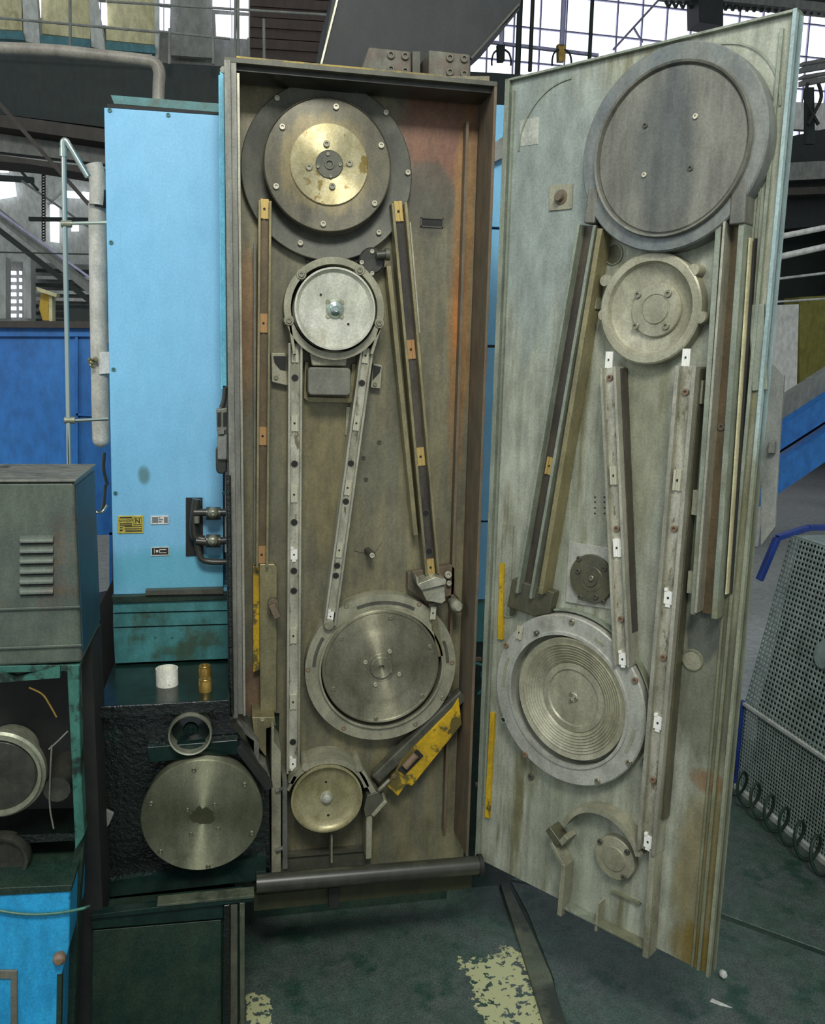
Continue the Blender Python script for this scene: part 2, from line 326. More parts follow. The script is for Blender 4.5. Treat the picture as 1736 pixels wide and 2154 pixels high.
def rail(parent, f, F, a, b, wpx, d0, d1, lipd, mats, lipw=.22, lips=(1, 1), clips=(), holes=(), label=None, name='guide_rail', csize=1):
    """U-shaped guide rail between pixels a and b: floor from depth d0 to d1, side lips up to lipd."""
    p, q = f(*a, d1), f(*b, d1); w_ = 2*prad(f, (a[0]+b[0])/2, (a[1]+b[1])/2, wpx/2, d1)
    mb = MB(); mb.bar(p, q, w_*.98, d1, d0)
    mb.m = 1
    for sd, on in zip((-1, 1), lips):
        if on: mb.bar(p, q, w_*lipw, lipd, d0, sd*w_*(.5-lipw/2))
    o = part(name, mb, mats, parent, F, label, bev=.0012)
    an = math.atan2(q[0]-p[0], -(q[1]-p[1])); an = -an
    for (y, m, kind) in clips:
        t = (y-a[1])/(b[1]-a[1]); x = lerp(a[0], b[0], t); u, z = f(x, y, d1)
        put(kind, m, o, (u, d1-.001, z), w_*.52*csize, F, an, name='clip')
    for y in holes:
        t = (y-a[1])/(b[1]-a[1]); x = lerp(a[0], b[0], t); u, z = f(x, y, d1); put('hole', 'dark', o, (u, d1, z), w_*.25, F)
    return o
def arcpoly(cx, cz, r, a0, a1, n=16):
    return [(cx+r*math.cos(math.radians(lerp(a0, a1, i/n))), cz+r*math.sin(math.radians(lerp(a0, a1, i/n)))) for i in range(n+1)]
def rrect(x0, x1, z0, z1, r, n=5):
    return arcpoly(x1-r, z1-r, r, 0, 90, n)+arcpoly(x0+r, z1-r, r, 90, 180, n)+arcpoly(x0+r, z0+r, r, 180, 270, n)+arcpoly(x1-r, z0+r, r, 270, 360, n)

# ================================================================== FLOOR AND HALL
mb = MB(); mb.box(-9, 14, -4.5, 14.5, FLOOR-.1, FLOOR-.012)
o = solo('floor', mb, 'conc', 'pale concrete floor of the factory hall', None, kind='structure')
def struct(name, mb, m, label=None): return solo(name, mb, m, label, None, kind='structure')
def px(pts, Y): return [hp(x, y, Y) for x, y in pts]
def slab(name, pts, Y, th, m, parent, label=None, bev=0):
    mb = MB(); mb.prism(px(pts, Y), Y, Y+th); return part(name, mb, m, parent, FH, label, bev)
def sslab(name, pts, Y, th, m, label, cat, group=None, bev=0):
    q = px(pts, Y); loc = (sum(a[0] for a in q)/len(q), Y, min(a[1] for a in q)); mb = MB(); mb.prism(q, Y, Y+th)
    return solo(name, mb, m, label, cat, loc, FH, group, bev=bev)
# ---- far wall with its band of windows
mb = MB(); mb.box(-9, 14, 13.1, 13.3, FLOOR, 4.4); mb.box(-9, 3.4, 13.1, 13.3, 4.4, 9); wb = struct('wall_back', mb, 'greymid', 'dim grey far wall of the hall')
x0w, z0w, pw, ph, nc, nr = 3.4, 4.4, .47, .56, 21, 8
mb = MB(); mb.box(x0w-.05, x0w+nc*pw+.05, 13.12, 13.2, z0w-.1, z0w); win = struct('window_1', mb, 'mull', 'wide glazed wall band with thin glazing bars, overexposed')
pm = MB().box(0, pw-.03, 0, .01, 0, ph-.03).mesh('pane', 'window')
for i in range(nc):
    for j in range(nr): link('pane', pm, win, Matrix.Translation((x0w+i*pw+.015, 13.15, z0w+j*ph+.015)))
bm1 = MB().box(-.012, .012, -.02, .03, 0, nr*ph).mesh('glazing_bar', 'mull'); bm2 = MB().box(0, nc*pw, -.02, .03, -.012, .012).mesh('glazing_bar', 'mull')
for i in range(nc+1): link('glazing_bar', bm1, win, Matrix.Translation((x0w+i*pw, 13.13, z0w)))
for j in range(nr+1): link('glazing_bar', bm2, win, Matrix.Translation((x0w, 13.13, z0w+j*ph)))
for a, b in (((1395, -10), (1290, 105)), ((1332, 56), (1352, 90))):
    mb = MB(); p, q = hp(*a, 12.6), hp(*b, 12.6); mb.tube([(p[0], 12.6, p[1]), (q[0], 12.6, q[1])], .02, 6); part('wind_brace', mb, 'mull', win)
mb = MB(); mb.box(13.6, 13.8, -4, 13.1, FLOOR, 9); struct('wall_right', mb, 'greymid', 'grey side wall of the hall')
# ---- crane track and hooks under it, top right
cr_ = thing('crane_track', 'dark lattice crane girder along the top right of the windows', 'girder', (*[hp(1600, 10, 9)[0]], 9, hp(1600, 10, 9)[1]))
slab('girder', [(1500, -40), (1800, -40), (1800, 18), (1500, -4)], 9, .3, 'girder', cr_)
slab('flange', [(1400, -30), (1800, 12), (1800, 30), (1400, -10)], 8.8, .2, 'greymid', cr_)
slab('panel', [(1470, -20), (1522, -14), (1522, 54), (1471, 47)], 8.7, .3, 'hopper', cr_, 'dark block under the girder')
mb = MB()
for k in range(24):
    p, q = hp(1400+k*15, 2+k*.6, 8.9), hp(1407+k*15, 16+k*.7, 8.9); mb.tube([(p[0], 8.9, p[1]), (q[0], 8.9, q[1])], .02, 4)
    p = hp(1414+k*15, 2+k*.6, 8.9); mb.tube([(q[0], 8.9, q[1]), (p[0], 8.9, p[1])], .02, 4)
part('lacing', mb, 'girder', cr_)
slab('rail', [(1030, 84), (1260, 112), (1260, 118), (1030, 90)], 8.5, .05, 'mull', cr_)
for x, m, lab in ((1055, 'girder', 'dark trolley hanging from the rail above the housing'), (1182, 'brasscyl', 'yellowish trolley hanging from the rail above the door')):
    c = hp(x, 118, 8.3); t = thing('hanging_trolley', lab, 'hoist trolley', (c[0], 8.3, c[1]))
    slab('body', [(x-7, 92), (x+8, 93), (x+7, 128), (x-6, 128)], 8.3, .08, m, t)
    for s in (-1, 1):
        mb = MB(); pp = [hp(x+s*a, b, 8.3) for a, b in ((6, 104), (16, 112), (20, 126), (20, 138))]; mb.tube([(a[0], 8.3, a[1]) for a in pp], .012, 6); part('arm', mb, 'girder', t)
    mb = MB(); a, b = (hp(x, 60, 8.3)[0], 9.0), hp(x, 95, 8.3); mb.tube([(a[0], 8.3, a[1]), (b[0], 8.3, b[1])], .03, 6); part('hanger', mb, 'mull', t)
for i, x in enumerate((1092, 1119, 1243)):
    a, b = (hp(x, 20, 8)[0], 9.0), hp(x, 175, 8); b = hp(x-4, 175 if i == 0 else 150, 8); mb = MB(); mb.tube([(a[0], 8, a[1]), (b[0], 8, b[1])], .035 if i == 0 else .025, 8)
    solo('hanger_rod', mb, 'girder', ['dark vertical rod beside the hopper edge', 'short vertical rod between the two trolleys', 'vertical rod right of the yellowish trolley'][i], 'rod', (b[0], 8, b[1]))
# dark low band behind housing and door tops
sslab('dark_machinery_block', [(985, 150), (1120, 158), (1120, 1150), (985, 1150)], 7, .5, 'girder', 'dark machinery block seen between housing top and door top', 'machine')
# ---- hall behind on the left: gantry girder, mezzanine cladding
g = thing('gantry_girder', 'deep dark painted girder running behind the blue cabinet', 'girder', (-1, 4, hp(0, 300, 4)[1]))
slab('web', [(-60, 108), (1000, 175), (1000, 330), (640, 330), (225, 268), (-60, 232)], 4.0, .1, 'girder', g)
slab('flange', [(-60, 232), (640, 330), (640, 350), (225, 300), (-60, 258)], 3.8, .4, 'girderbrown', g)
slab('lower_web', [(-60, 262), (640, 355), (640, 420), (225, 345), (-60, 312)], 4.0, .1, 'greymid', g)
slab('lower_flange', [(-60, 318), (300, 366), (300, 384), (60, 345), (-60, 334)], 3.8, .3, 'girderbrown', g)
mb = MB(); mb.prism(px([(-80, -60), (720, -60), (720, 140), (-80, 90)], 6.2), 6.4, 6.5); wl = struct('wall_upper', mb, 'greymid', 'cladded upper wall behind the gantry')
for q in ([(-60, -30), (45, -30), (47, 64), (-60, 58)], [(82, -30), (190, -30), (190, 82), (84, 70)], [(222, -30), (326, -30), (326, 94), (223, 84)]):
    slab('cladding_panel', q, 6.25, .06, 'cream', wl, 'cream cladding panel')
slab('cladding_panel', [(360, -30), (446, -30), (446, 122), (360, 116)], 6.25, .06, 'greymid', wl, 'grey-green cladding panel')
for q in ([(46, -30), (76, -30), (84, 92), (50, 86)], [(186, -30), (200, -30), (222, 106), (192, 98)], [(324, -30), (334, -30), (334, 122), (326, 120)]): slab('column', q, 6.1, .15, 'greypale', wl)
for i, q in enumerate(([(70, -30), (85, -30), (85, 38), (71, 36)], [(199, 4), (224, 6), (225, 51), (200, 49)], [(331, -30), (359, -30), (358, 7), (332, 6)], [(331, 15), (358, 17), (357, 64), (331, 62)], [(447, -30), (523, -30), (523, 24), (447, 17)], [(453, 30), (523, 34), (523, 80), (455, 76)])):
    mb = MB(); c = px(q, 6.2); mb.prism(c, 6.2, 6.23); w_ = struct('window_%d' % (i+2), mb, 'window', 'narrow bright window between cladding panels')
    xm = (q[0][0]+q[1][0])/2; slab('glazing_bar', [(xm-1, q[0][1]), (xm+1, q[0][1]), (xm+1, q[2][1]), (xm-1, q[2][1])], 6.18, .02, 'mull', w_)
for q in ([(-60, 60), (47, 66), (52, 84), (-60, 78)], [(83, 73), (190, 83), (190, 100), (85, 92)], [(223, 86), (326, 96), (326, 112), (224, 104)]): slab('skirting_strip', q, 6.05, .08, 'teald', wl)
sh = thing('roller_shutter', 'brown ribbed shutter above the housing top left', 'shutter', (*[hp(612, 130, 6)[0]], 6, hp(612, 130, 6)[1]))
for k in range(8):
    y = -30+k*22; slab('slat', [(526, y), (715, y+12), (713, y+32), (526, y+20)], 6.0-.02*(k % 2), .06, 'shutter', sh)
# railing
rl = thing('gantry_railing', 'thin steel railing in front of the cream cladding', 'railing', (-.6, 3.8, hp(200, 105, 3.8)[1]))
for a, b in (((-20, 36), (335, 68)), ((335, 66), (485, 82)), ((225, 3), (700, 32)), ((-20, 97), (320, 116))):
    mb = MB(); p, q = hp(*a, 3.8), hp(*b, 3.8); mb.tube([(p[0], 3.8, p[1]), (q[0], 3.8, q[1])], .008 if b[1] != 116 else .005, 8); part('rail', mb, 'greymid', rl)
for a, b in (((147, -20), (148, 100)), ((357, 60), (356, 135)), ((448, 60), (449, 135)), ((496, -20), (494, 130)), ((501, -20), (501, 130)), ((555, 40), (556, 130)), ((523, 80), (524, 130))):
    mb = MB(); p, q = hp(*a, 3.8), hp(*b, 3.8); mb.tube([(p[0], 3.8, p[1]), (q[0], 3.8, q[1])], .009, 8); part('post', mb, 'greymid', rl)
# ---- space left of the cabinet: pale wall, beams, louvred wall
mb = MB(); mb.prism(px([(-120, 300), (330, 340), (330, 560), (-120, 560)], 9), 9, 9.1); wp = struct('wall_left', mb, 'greypale', 'pale distant wall left of the blue cabinet')
for q in ([(-10, 346), (14, 352), (18, 362), (-10, 362)], [(-10, 380), (30, 380), (34, 412), (-10, 420)], [(140, 401), (168, 403), (168, 417), (140, 415)], [(172, 403), (192, 405), (192, 420), (172, 418)], [(105, 430), (124, 432), (124, 510), (106, 508)], [(150, 470), (165, 470), (165, 486), (150, 486)]):
    slab('pane', q, 8.9, .03, 'window', wp)
i = 0
for a, b, wd, Y, m in (((-10, 208), (200, 445), 9, 2.6, 'girderbrown'), ((-10, 445), (230, 640), 22, 4.2, 'greymid'), ((-10, 478), (230, 665), 12, 4.25, 'girder'), ((-10, 440), (225, 610), 5, 4.1, 'mull'), ((-20, 530), (195, 535), 3, 3, 'girder'), ((60, 460), (188, 462), 9, 5, 'girder'),
                       ((30, 345), (80, 400), 6, 6, 'girder'), ((45, 380), (190, 480), 5, 6, 'greymid'), ((-10, 373), (70, 378), 12, 6.5, 'girder'), ((100, 430), (130, 402), 5, 7, 'greypale')):
    p, q = hp(*a, Y), hp(*b, Y); w2 = prad(hp, *a, wd/2, Y)*2; mb = MB(); mb.bar(p, q, w2, Y, Y+w2)
    solo('roof_beam' if i > 3 else 'inclined_beam', mb, m, ['brown inclined rail crossing top left under the girder', 'wide grey inclined beam behind the chromed tube', 'dark underside beam below the wide grey inclined beam', 'thin pale inclined strip on top of the wide grey beam', 'thin horizontal rod above the louvred wall', 'dark horizontal beam behind the upper tube clamp',
            'short dark strut under the girder at far left', 'pale thin strut crossing behind the chain', 'dark horizontal beam at the left photo edge below the girder', 'short pale strut left of the chromed tube top'][i], 'beam', (*[(p[0]+q[0])/2], Y, min(p[1], q[1]))); i += 1
mb = MB()
for y in range(348, 505, 6):
    c = hp(92, y, 5); mb.ring(c[0], c[1], .008, .016, 4.99, 5.0, 8)
solo('lifting_chain', mb, 'girderbrown', 'thin hanging chain left of the chromed tube', 'chain', (hp(92, 500, 5)[0], 5, hp(92, 500, 5)[1]))
mb = MB(); mb.prism(px([(-80, 545), (260, 560), (260, 700), (-80, 700)], 7), 7, 7.1); wv = struct('wall_louvred', mb, 'greymid', 'louvred grey wall above the blue enclosure')
for k in range(8): slab('slat', [(75, 565+k*15), (215, 568+k*15), (215, 575+k*15), (75, 572+k*15)], 6.9, .05, 'greypale' if k in (1, 3, 4) else 'girder', wv)
for k in range(7): slab('pane', [(13, 570+k*15), (32, 570+k*15), (32, 577+k*15), (13, 577+k*15)], 6.9, .05, 'window', wv); slab('pane', [(40, 570+k*15), (44, 570+k*15), (44, 577+k*15), (40, 577+k*15)], 6.9, .05, 'window', wv)
for q in ([(48, 540), (64, 540), (66, 670), (50, 670)], [(-20, 540), (12, 540), (12, 670), (-20, 670)]): slab('column', q, 6.6, .2, 'greypale', wv)
ys = thing('yellow_hoist_block', 'yellow steel bracket standing behind the blue enclosure', 'bracket', (*[hp(95, 672, 3.4)[0]], 3.4, hp(95, 672, 3.4)[1]))
slab('plate', [(86, 616), (104, 620), (104, 674), (90, 674), (82, 648)], 3.4, .06, 'yellow', ys); slab('edge', [(103, 618), (110, 622), (110, 1500), (103, 1500)], 3.35, .1, 'cream', ys); slab('cap', [(76, 603), (120, 618), (118, 625), (78, 612)], 3.3, .1, 'cream', ys)
# ---- blue enclosure
be = thing('blue_enclosure', 'deep blue sheet metal enclosure behind the chromed tube', 'enclosure', (-1.3, 1.6, FLOOR))
slab('panel', [(-200, 700), (236, 700), (236, 1125), (-200, 1125)], 1.6, .05, 'bluedeep', be); slab('top_cap', [(-200, 674), (236, 676), (236, 690), (-200, 688)], 1.55, .9, 'girderbrown', be)
slab('upper_strip', [(-200, 689), (236, 690), (236, 708), (-200, 707)], 1.58, .03, 'bluedeep', be); slab('seam', [(158, 700), (164, 700), (164, 1125), (158, 1125)], 1.585, .02, 'bluedeep', be); slab('seam', [(160, 870), (200, 872), (200, 876), (160, 874)], 1.585, .02, 'bluedeep', be)
slab('foot', [(-120, 1120), (-100, 1120), (-100, 1270), (-120, 1270)], 1.6, .05, 'bluedeep', be); slab('foot', [(230, 1120), (236, 1120), (236, 1290), (230, 1290)], 1.6, .05, 'bluedeep', be)
sslab('dark_cabinet', [(134, 648), (200, 650), (200, 930), (134, 1400)], 2.6, .3, 'girder', 'small dark cabinet top beside the yellow bracket', 'cabinet')
# ---- hopper above the housing
hpz = hp(870, 165, .5); ho = thing('steel_hopper', 'dark steel hopper standing above the housing', 'hopper', (hpz[0], .5, 2.2))
slab('body', [(706, -40), (1100, -20), (1092, 22), (1040, 70), (990, 122), (990, 190), (672, 160), (684, 90)], .55, .45, 'hopper', ho)
for a, b, lab in (((712, -10), (674, 142), 'pale welded edge'), ((1093, 8), (992, 122), 'hopper edge')):
    mb = MB(); p, q = hp(*a, .54), hp(*b, .54); mb.bar(p, q, .006, .54, .56); part('weld', mb, 'lipbright' if a[0] == 712 else 'dark', ho)
for q in ([(776, 98), (866, 108), (866, 172), (756, 160)], [(902, 104), (990, 114), (990, 184), (902, 176)]):
    o = slab('mounting_pad', q, .42, .13, 'pad', ho, bev=.006)
    xa = q[1][0]-8
    for dx, dy in ((-42, 12), (-12, 14), (-42, 42), (-12, 46)): c = hp(xa+dx+6, q[1][1]+dy-4, .42); put('bolt', 'pad', o, (c[0], .42, c[1]), .012)
slab('stiffener', [(868, 108), (884, 108), (884, 176), (868, 172)], .5, .05, 'dark', ho)
mb = MB(); mb.box(-9, 14, 5.2, 13.3, 9, 9.1); struct('ceiling', mb, 'hopper', 'dark roof over the far end of the hall')
# ---- blue cabinet seen through the gap
bc = thing('blue_back_cabinet', 'sky blue machine cabinet seen in the gap between housing and door', 'machine cabinet', (.85, .6, FLOOR))
for q in ([(960, 216), (1075, 222), (1075, 478), (960, 474)], [(960, 480), (1075, 484), (1070, 726), (955, 724)], [(955, 730), (1070, 732), (1060, 1095), (950, 1095)], [(950, 1099), (1060, 1099), (1055, 1260), (948, 1262)]): slab('panel', q, .6, .5, 'blue', bc)
slab('panel', [(948, 1264), (1055, 1262), (1050, 1350), (945, 1350)], .6, .5, 'teal', bc, 'dirty teal lower panel'); slab('seam', [(955, 722), (1070, 726), (1070, 732), (955, 728)], .603, .4, 'girder', bc); slab('strap', [(1040, 300), (1062, 285), (1062, 330), (1040, 340)], .57, .03, 'greymid', bc)
slab('base', [(945, 1350), (1050, 1350), (1045, 1860), (940, 1860)], .62, .45, 'oilmatte', bc)
mb = MB(); pp = [hp(x, y, .58) for x, y in ((1000, 1395), (1018, 1402), (1012, 1420), (1022, 1440), (1005, 1460))]; mb.tube([(a[0], .58, a[1]) for a in pp], .006, 8); part('hose', mb, 'teal', bc)
# machine body carrying the housing
mb = MB(); mb.box(.02, .66, .164, .9, -.04, 1.9); mb.box(-.02, .68, .30, .9, FLOOR, -.04); solo('machine_column', mb, 'oilmatte', 'dark grimy machine column behind the belt housing', 'machine body', (.34, .17, FLOOR))
# ---- right background
rb = [(1655, 495, 1740, 478, 11, 'white', 'upper thick pale pipe right of the door'), (1655, 537, 1740, 518, 12, 'white', 'lower thick pale pipe right of the door'), (1650, 585, 1740, 574, 5, 'greypale', 'thin grey pipe below the two thick pipes'), (1648, 634, 1740, 628, 4, 'greypale', 'lowest thin pale pipe above the white panel')]
for x1, y1, x2, y2, w_, m, lab in rb:
    sl = (y2-y1)/(x2-x1); p, q = hp(x1-200, y1-200*sl, 5), hp(x2+900, y2+900*sl, 5); mb = MB(); mb.tube([(p[0], 5, p[1]), (q[0], 5, q[1])], prad(hp, x1, y1, w_/2, 5), 12); solo('overhead_pipe', mb, m, lab, 'pipe', (p[0], 5, p[1]))
bgm = thing('background_machine', 'dark blurred machine top right of the door', 'machine', (*[hp(1800, 300, 7.5)[0]], 7.5, FLOOR))
slab('body', [(1450, 332), (1780, 262), (2400, 262), (2400, 470), (1780, 470), (1450, 500)], 7.5, .8, 'hopper', bgm)
def leg_down(x0_, x1_, y, Y, m, parent):
    a, b = hp(x0_, y, Y), hp(x1_, y, Y); mb = MB(); mb.box(a[0], b[0], Y+.05, Y+.3, FLOOR-.012, a[1]); part('leg', mb, m, parent)
leg_down(1470, 1520, 480, 7.5, 'hopper', bgm); leg_down(1840, 1900, 440, 7.5, 'hopper', bgm)
bgm = thing('background_machine', 'dark green blurred machine behind the pale pipes', 'machine', (*[hp(1800, 600, 7.6)[0]], 8.4, FLOOR))
slab('body', [(1450, 495), (2350, 470), (2350, 640), (1450, 640)], 8.4, .8, 'girder', bgm); leg_down(1480, 1530, 620, 8.4, 'girder', bgm); leg_down(1850, 2300, 620, 8.4, 'girder', bgm)
sslab('wall_board', [(1450, 205), (2300, 240), (2300, 300), (1450, 262)], 8.4, .1, 'white', 'white board above the dark blurred machine', 'board')
sslab('pale_beam', [(1460, 352), (2300, 310), (2300, 346), (1460, 390)], 7.25, .1, 'greymid', 'pale grey band across the dark blurred machine', 'beam')
sslab('rust_beam', [(1460, 402), (2300, 372), (2300, 386), (1460, 418)], 7.2, .2, 'girderbrown', 'brown beam crossing the dark blurred machine', 'beam')
for k in range(4):
    sslab('louvre_bar', [(1690, 130+k*14-(k % 2)*4), (2100, 60+k*14), (2100, 67+k*14), (1690, 137+k*14)], 8.4, .1, 'greymid', ['topmost', 'second from top', 'third from top', 'lowest'][k]+' of the grey louvre bars against the bright windows at right', 'louvre', 'louvre bars at the right photo edge')
for k, (x, s) in enumerate(((1700, -1), (1722, 1))):
    pp = [hp(x, 175, 6), hp(x+s*6, 205, 6), hp(x-s*10, 240, 6), hp(x-s*22, 262, 6)]; mb = MB(); mb.tube([(a[0], 6, a[1]) for a in pp], .018, 8); solo('hanging_cable', mb, 'black', ['black drooping cable nearer the door edge', 'black drooping cable nearer the right photo edge'][k], 'cable', (pp[3][0], 6, pp[3][1]))
c = px([(1705, 180), (1720, 180), (1722, 300), (1704, 300)], 6); mb = MB(); mb.prism(c, 6.05, 6.1); solo('cable_bracket', mb, 'girder', 'dark bracket between the drooping cables', 'bracket', (c[2][0], 6, c[2][1]))
sslab('partition_board', [(1560, 644), (1681, 640), (1676, 838), (1625, 885), (1595, 1150), (1560, 1150)], 5.5, .1, 'white', 'white panel standing right of the door', 'panel')
sslab('olive_column', [(1682, 625), (1800, 618), (1800, 960), (1682, 970)], 7, .3, 'olivecol', 'olive painted column behind the white panel', 'column')
cv = thing('inclined_conveyor', 'blue and grey inclined conveyor frame right of the door', 'conveyor', (*[hp(1690, 1000, 3.2)[0]], 3.2, FLOOR))
slab('cover', [(1500, 935), (2300, 420), (2300, 475), (1500, 1000)], 3.3, .1, 'greymid', cv); slab('side_rail', [(1500, 990), (2300, 470), (2300, 525), (1500, 1038)], 3.2, .12, 'bluedeep', cv)
slab('gap', [(1500, 1038), (2300, 525), (2300, 555), (1500, 1062)], 3.35, .1, 'black', cv); slab('side_rail', [(1500, 1062), (2300, 545), (2300, 590), (1500, 1132)], 3.15, .12, 'bluedeep', cv)  # gap: black slab painted in for the shade between the side rails
leg_down(1520, 1545, 1090, 3.2, 'bluedeep', cv); leg_down(2100, 2130, 700, 3.2, 'bluedeep', cv)
# ---- perforated guard box
pb = thing('perforated_guard', 'perforated grey guard box with dark blue frame on the floor right of the door', 'guard box', (2.4, .5, FLOOR))
Y0, Y1 = -.5, .80
prof = [(2.13, FLOOR+.002), (2.13, .085), (2.27, .81)]
def perf(p, q, y0, y1, cell, name):
    a = Vector((p[0], 0, p[1])); b = Vector((q[0], 0, q[1])); d = b-a; nt_ = int(d.length/cell); ns = int((y1-y0)/cell)
    mb = MB(); g = {}
    def V(s, t):
        k = (round(s, 4), round(t, 4))
        if k not in g: g[k] = len(mb.v); P = a+d*(t/nt_); mb.v.append((P.x, y0+(y1-y0)*s/ns, P.z))
        return g[k]
    for i in range(ns):
        for j in range(nt_):
            oc = [V(i+.5+.30*math.cos(PI/4*k+PI/8), j+.5+.30*math.sin(PI/4*k+PI/8)) for k in range(8)]
            cs_ = [V(i+1, j+1), V(i, j+1), V(i, j), V(i+1, j)]
            for k in range(4):
                o1, o2, o3 = oc[(2*k) % 8], oc[(2*k+1) % 8], oc[(2*k+2) % 8]; c1, c2 = cs_[k], cs_[(k+1) % 4]
                mb.f += [(c1, o1, o2), (c1, o2, c2), (c2, o2, o3)]; mb.mi += [0, 0, 0]
    o = part(name, mb, 'perf', pb); m = o.modifiers.new('sheet', 'SOLIDIFY'); m.thickness = .0015; return o
perf(prof[0], prof[1], Y0, Y1, .0165, 'lower_sheet'); perf(prof[1], prof[2], Y0, Y1, .021, 'sloping_sheet')
mb = MB(); mb.box(2.28, 3.0, Y0, Y1, .80, .812); part('top_sheet', mb, 'perf', pb)
mb = MB(); mb.prism([(2.19, FLOOR+.01), (3.0, FLOOR+.01), (3.0, .79), (2.31, .79), (2.19, .09)], Y0, Y1-.01); part('inner_body', mb, 'hopper', pb)
for a, b in (((2.13, FLOOR+.02), (2.13, .09)), ((2.155, .62), (2.22, .80)), ((2.22, .80), (2.36, .84)), ((2.36, .84), (3.0, .84))):
    mb = MB(); mb.bar(a, b, .022, Y1, Y1+.03); part('frame_bar', mb, 'framedeep', pb, bev=.003)
mb = MB(); mb.box(2.12, 2.145, Y0, Y1, .078, .090); part('fold_edge', mb, 'greypale', pb)
mb = MB(); mb.box(2.115, 2.14, Y0, Y1, FLOOR, FLOOR+.02); part('bottom_edge', mb, 'greypale', pb)
c = Vector((2.18, .45, .42)); mb = MB(); mb.tube([(2.196, .42, .43), (2.190, .42, .4315)], .055, 24); part('round_patch', mb, 'perf', pb, label='plain round patch')
mb = MB(); pts = []
for k in range(0, 9*16):
    a = 2*PI*k/16; t_ = k/(9*16); pts.append((2.06+.035*math.cos(a), .78-.85*t_, FLOOR+.085-.02*t_+.062*math.sin(a)))
mb.tube(pts, .0065, 6, smooth=False); solo('coiled_hose', mb, 'oilmatte', 'dark coiled hose lying along the foot of the perforated guard', 'hose', (2.06, .4, FLOOR))
# ---- floor plates in front
def fplate(pts, zt_, th, m, name, label, cat='floor plate', F=None):
    q = [gp(x, y, zt_) for x, y in pts]; loc = (sum(a[0] for a in q)/len(q), sum(a[1] for a in q)/len(q), FLOOR-.012)
    mb = MB(); mb.zprism(q, FLOOR-.012, zt_); return solo(name, mb, m, label, cat, loc, bev=.002)
fz = FLOOR
mb = MB(); mb.box(-1.6, 4.2, -3.2, 1.25, FLOOR-.012, FLOOR-.004); solo('floor_plate', mb, 'oilmatte', 'wide black oil-stained floor sheet under all the machines', 'floor plate', (1.3, -1, FLOOR-.012))
mb = MB(); mb.prism([gx for gx in px([(150, 1312), (195, 1302), (236, 1222), (262, 1222), (262, 2200), (150, 2200)], .45)], .45, .8); solo('dark_gap_block', mb, 'black', 'black filler block in the gap between the hood and the blue cabinet', 'filler block', (-.42, .45, FLOOR))  # black block added to keep this gap dark
wm = mat('worn_floor_plate', (58, 78, 68), (70, 80, 76), (34, 64, 52), sc=5, t3=(.52, .66), sc3=7, rough=.5, bump=.25, bsc=30, grain=.3)
def wearmask(m, pts, col):
    """worn-through paint: patches with outlines of their own on the level plate"""
    nt = m.node_tree; N, L = nt.nodes, nt.links; b = N['Principled BSDF']; src = b.inputs['Base Color'].links[0].from_socket
    tc = N.new('ShaderNodeNewGeometry'); s = N.new('ShaderNodeSeparateXYZ'); L.new(tc.outputs['Position'], s.inputs[0])
    n = N.new('ShaderNodeTexNoise'); n.inputs['Scale'].default_value = 16; n.inputs['Detail'].default_value = 9; n.inputs['Roughness'].default_value = .7; L.new(tc.outputs['Position'], n.inputs['Vector'])
    n2 = N.new('ShaderNodeTexNoise'); n2.inputs['Scale'].default_value = 55; n2.inputs['Detail'].default_value = 2; L.new(tc.outputs['Position'], n2.inputs['Vector'])
    def op(o, a, bb, cl=False):
        q = N.new('ShaderNodeMath'); q.operation = o; q.use_clamp = cl
        for v, i in ((a, 0), (bb, 1)):
            if isinstance(v, (int, float)): q.inputs[i].default_value = v
            else: L.new(v, q.inputs[i])
        return q.outputs[0]
    for (cx_, cy_, rx_, ry_) in pts:
        dx = op('ABSOLUTE', op('DIVIDE', op('SUBTRACT', s.outputs[0], cx_), rx_), 0); dy = op('ABSOLUTE', op('DIVIDE', op('SUBTRACT', s.outputs[1], cy_), ry_), 0)
        dd = op('ADD', op('MAXIMUM', dx, dy), op('MULTIPLY', op('SUBTRACT', n.outputs[0], .5), 1.3))
        k = op('MULTIPLY', op('SUBTRACT', 1.0, dd, False), 30, True)
        k = op('MULTIPLY', k, op('MULTIPLY', op('SUBTRACT', .585, n2.outputs[0]), 30, True), True)
        x = N.new('ShaderNodeMix'); x.data_type = 'RGBA'; L.new(k, x.inputs[0]); L.new(src, x.inputs[6]); x.inputs[7].default_value = lin(col); src = x.outputs[2]
    L.new(src, b.inputs['Base Color'])
A = gp(1075, 2060, fz); B_ = gp(545, 2110, fz)
wearmask(wm, [(A[0]+.035, A[1]-.1, .16, .22), (B_[0]+.0, B_[1]-.12, .035, .16)], (168, 172, 128))
M['floorworn'] = wm
fplate([(505, 1935), (540, 1900), (1048, 1862), (1085, 1925), (1195, 2200), (1230, 2400), (500, 2400)], fz, 0, 'floorworn', 'floor_plate', 'oily dark floor plate with worn cream patches in front of the housing')
fplate([(1052, 1858), (1068, 1856), (1120, 1960), (1160, 2050), (1235, 2300), (1235, 2420), (1190, 2300), (1085, 1960)], fz+.012, 0, 'curb', 'floor_edge_strip', 'worn steel edge strip between the two floor areas', 'edge strip')
fplate([(1075, 1855), (1500, 1925), (1900, 2070), (2000, 2600), (1245, 2600), (1165, 2060), (1110, 1920)], fz-.001, 0, 'floorplate', 'floor_plate', 'dark oily floor plate under the open door')
fplate([(1075, 1850), (1440, 1640), (1560, 1640), (1900, 1960), (1900, 2060), (1510, 1918)], fz-.001, 0, 'floorplate', 'floor_plate', 'dark oily floor plate beside the perforated guard')
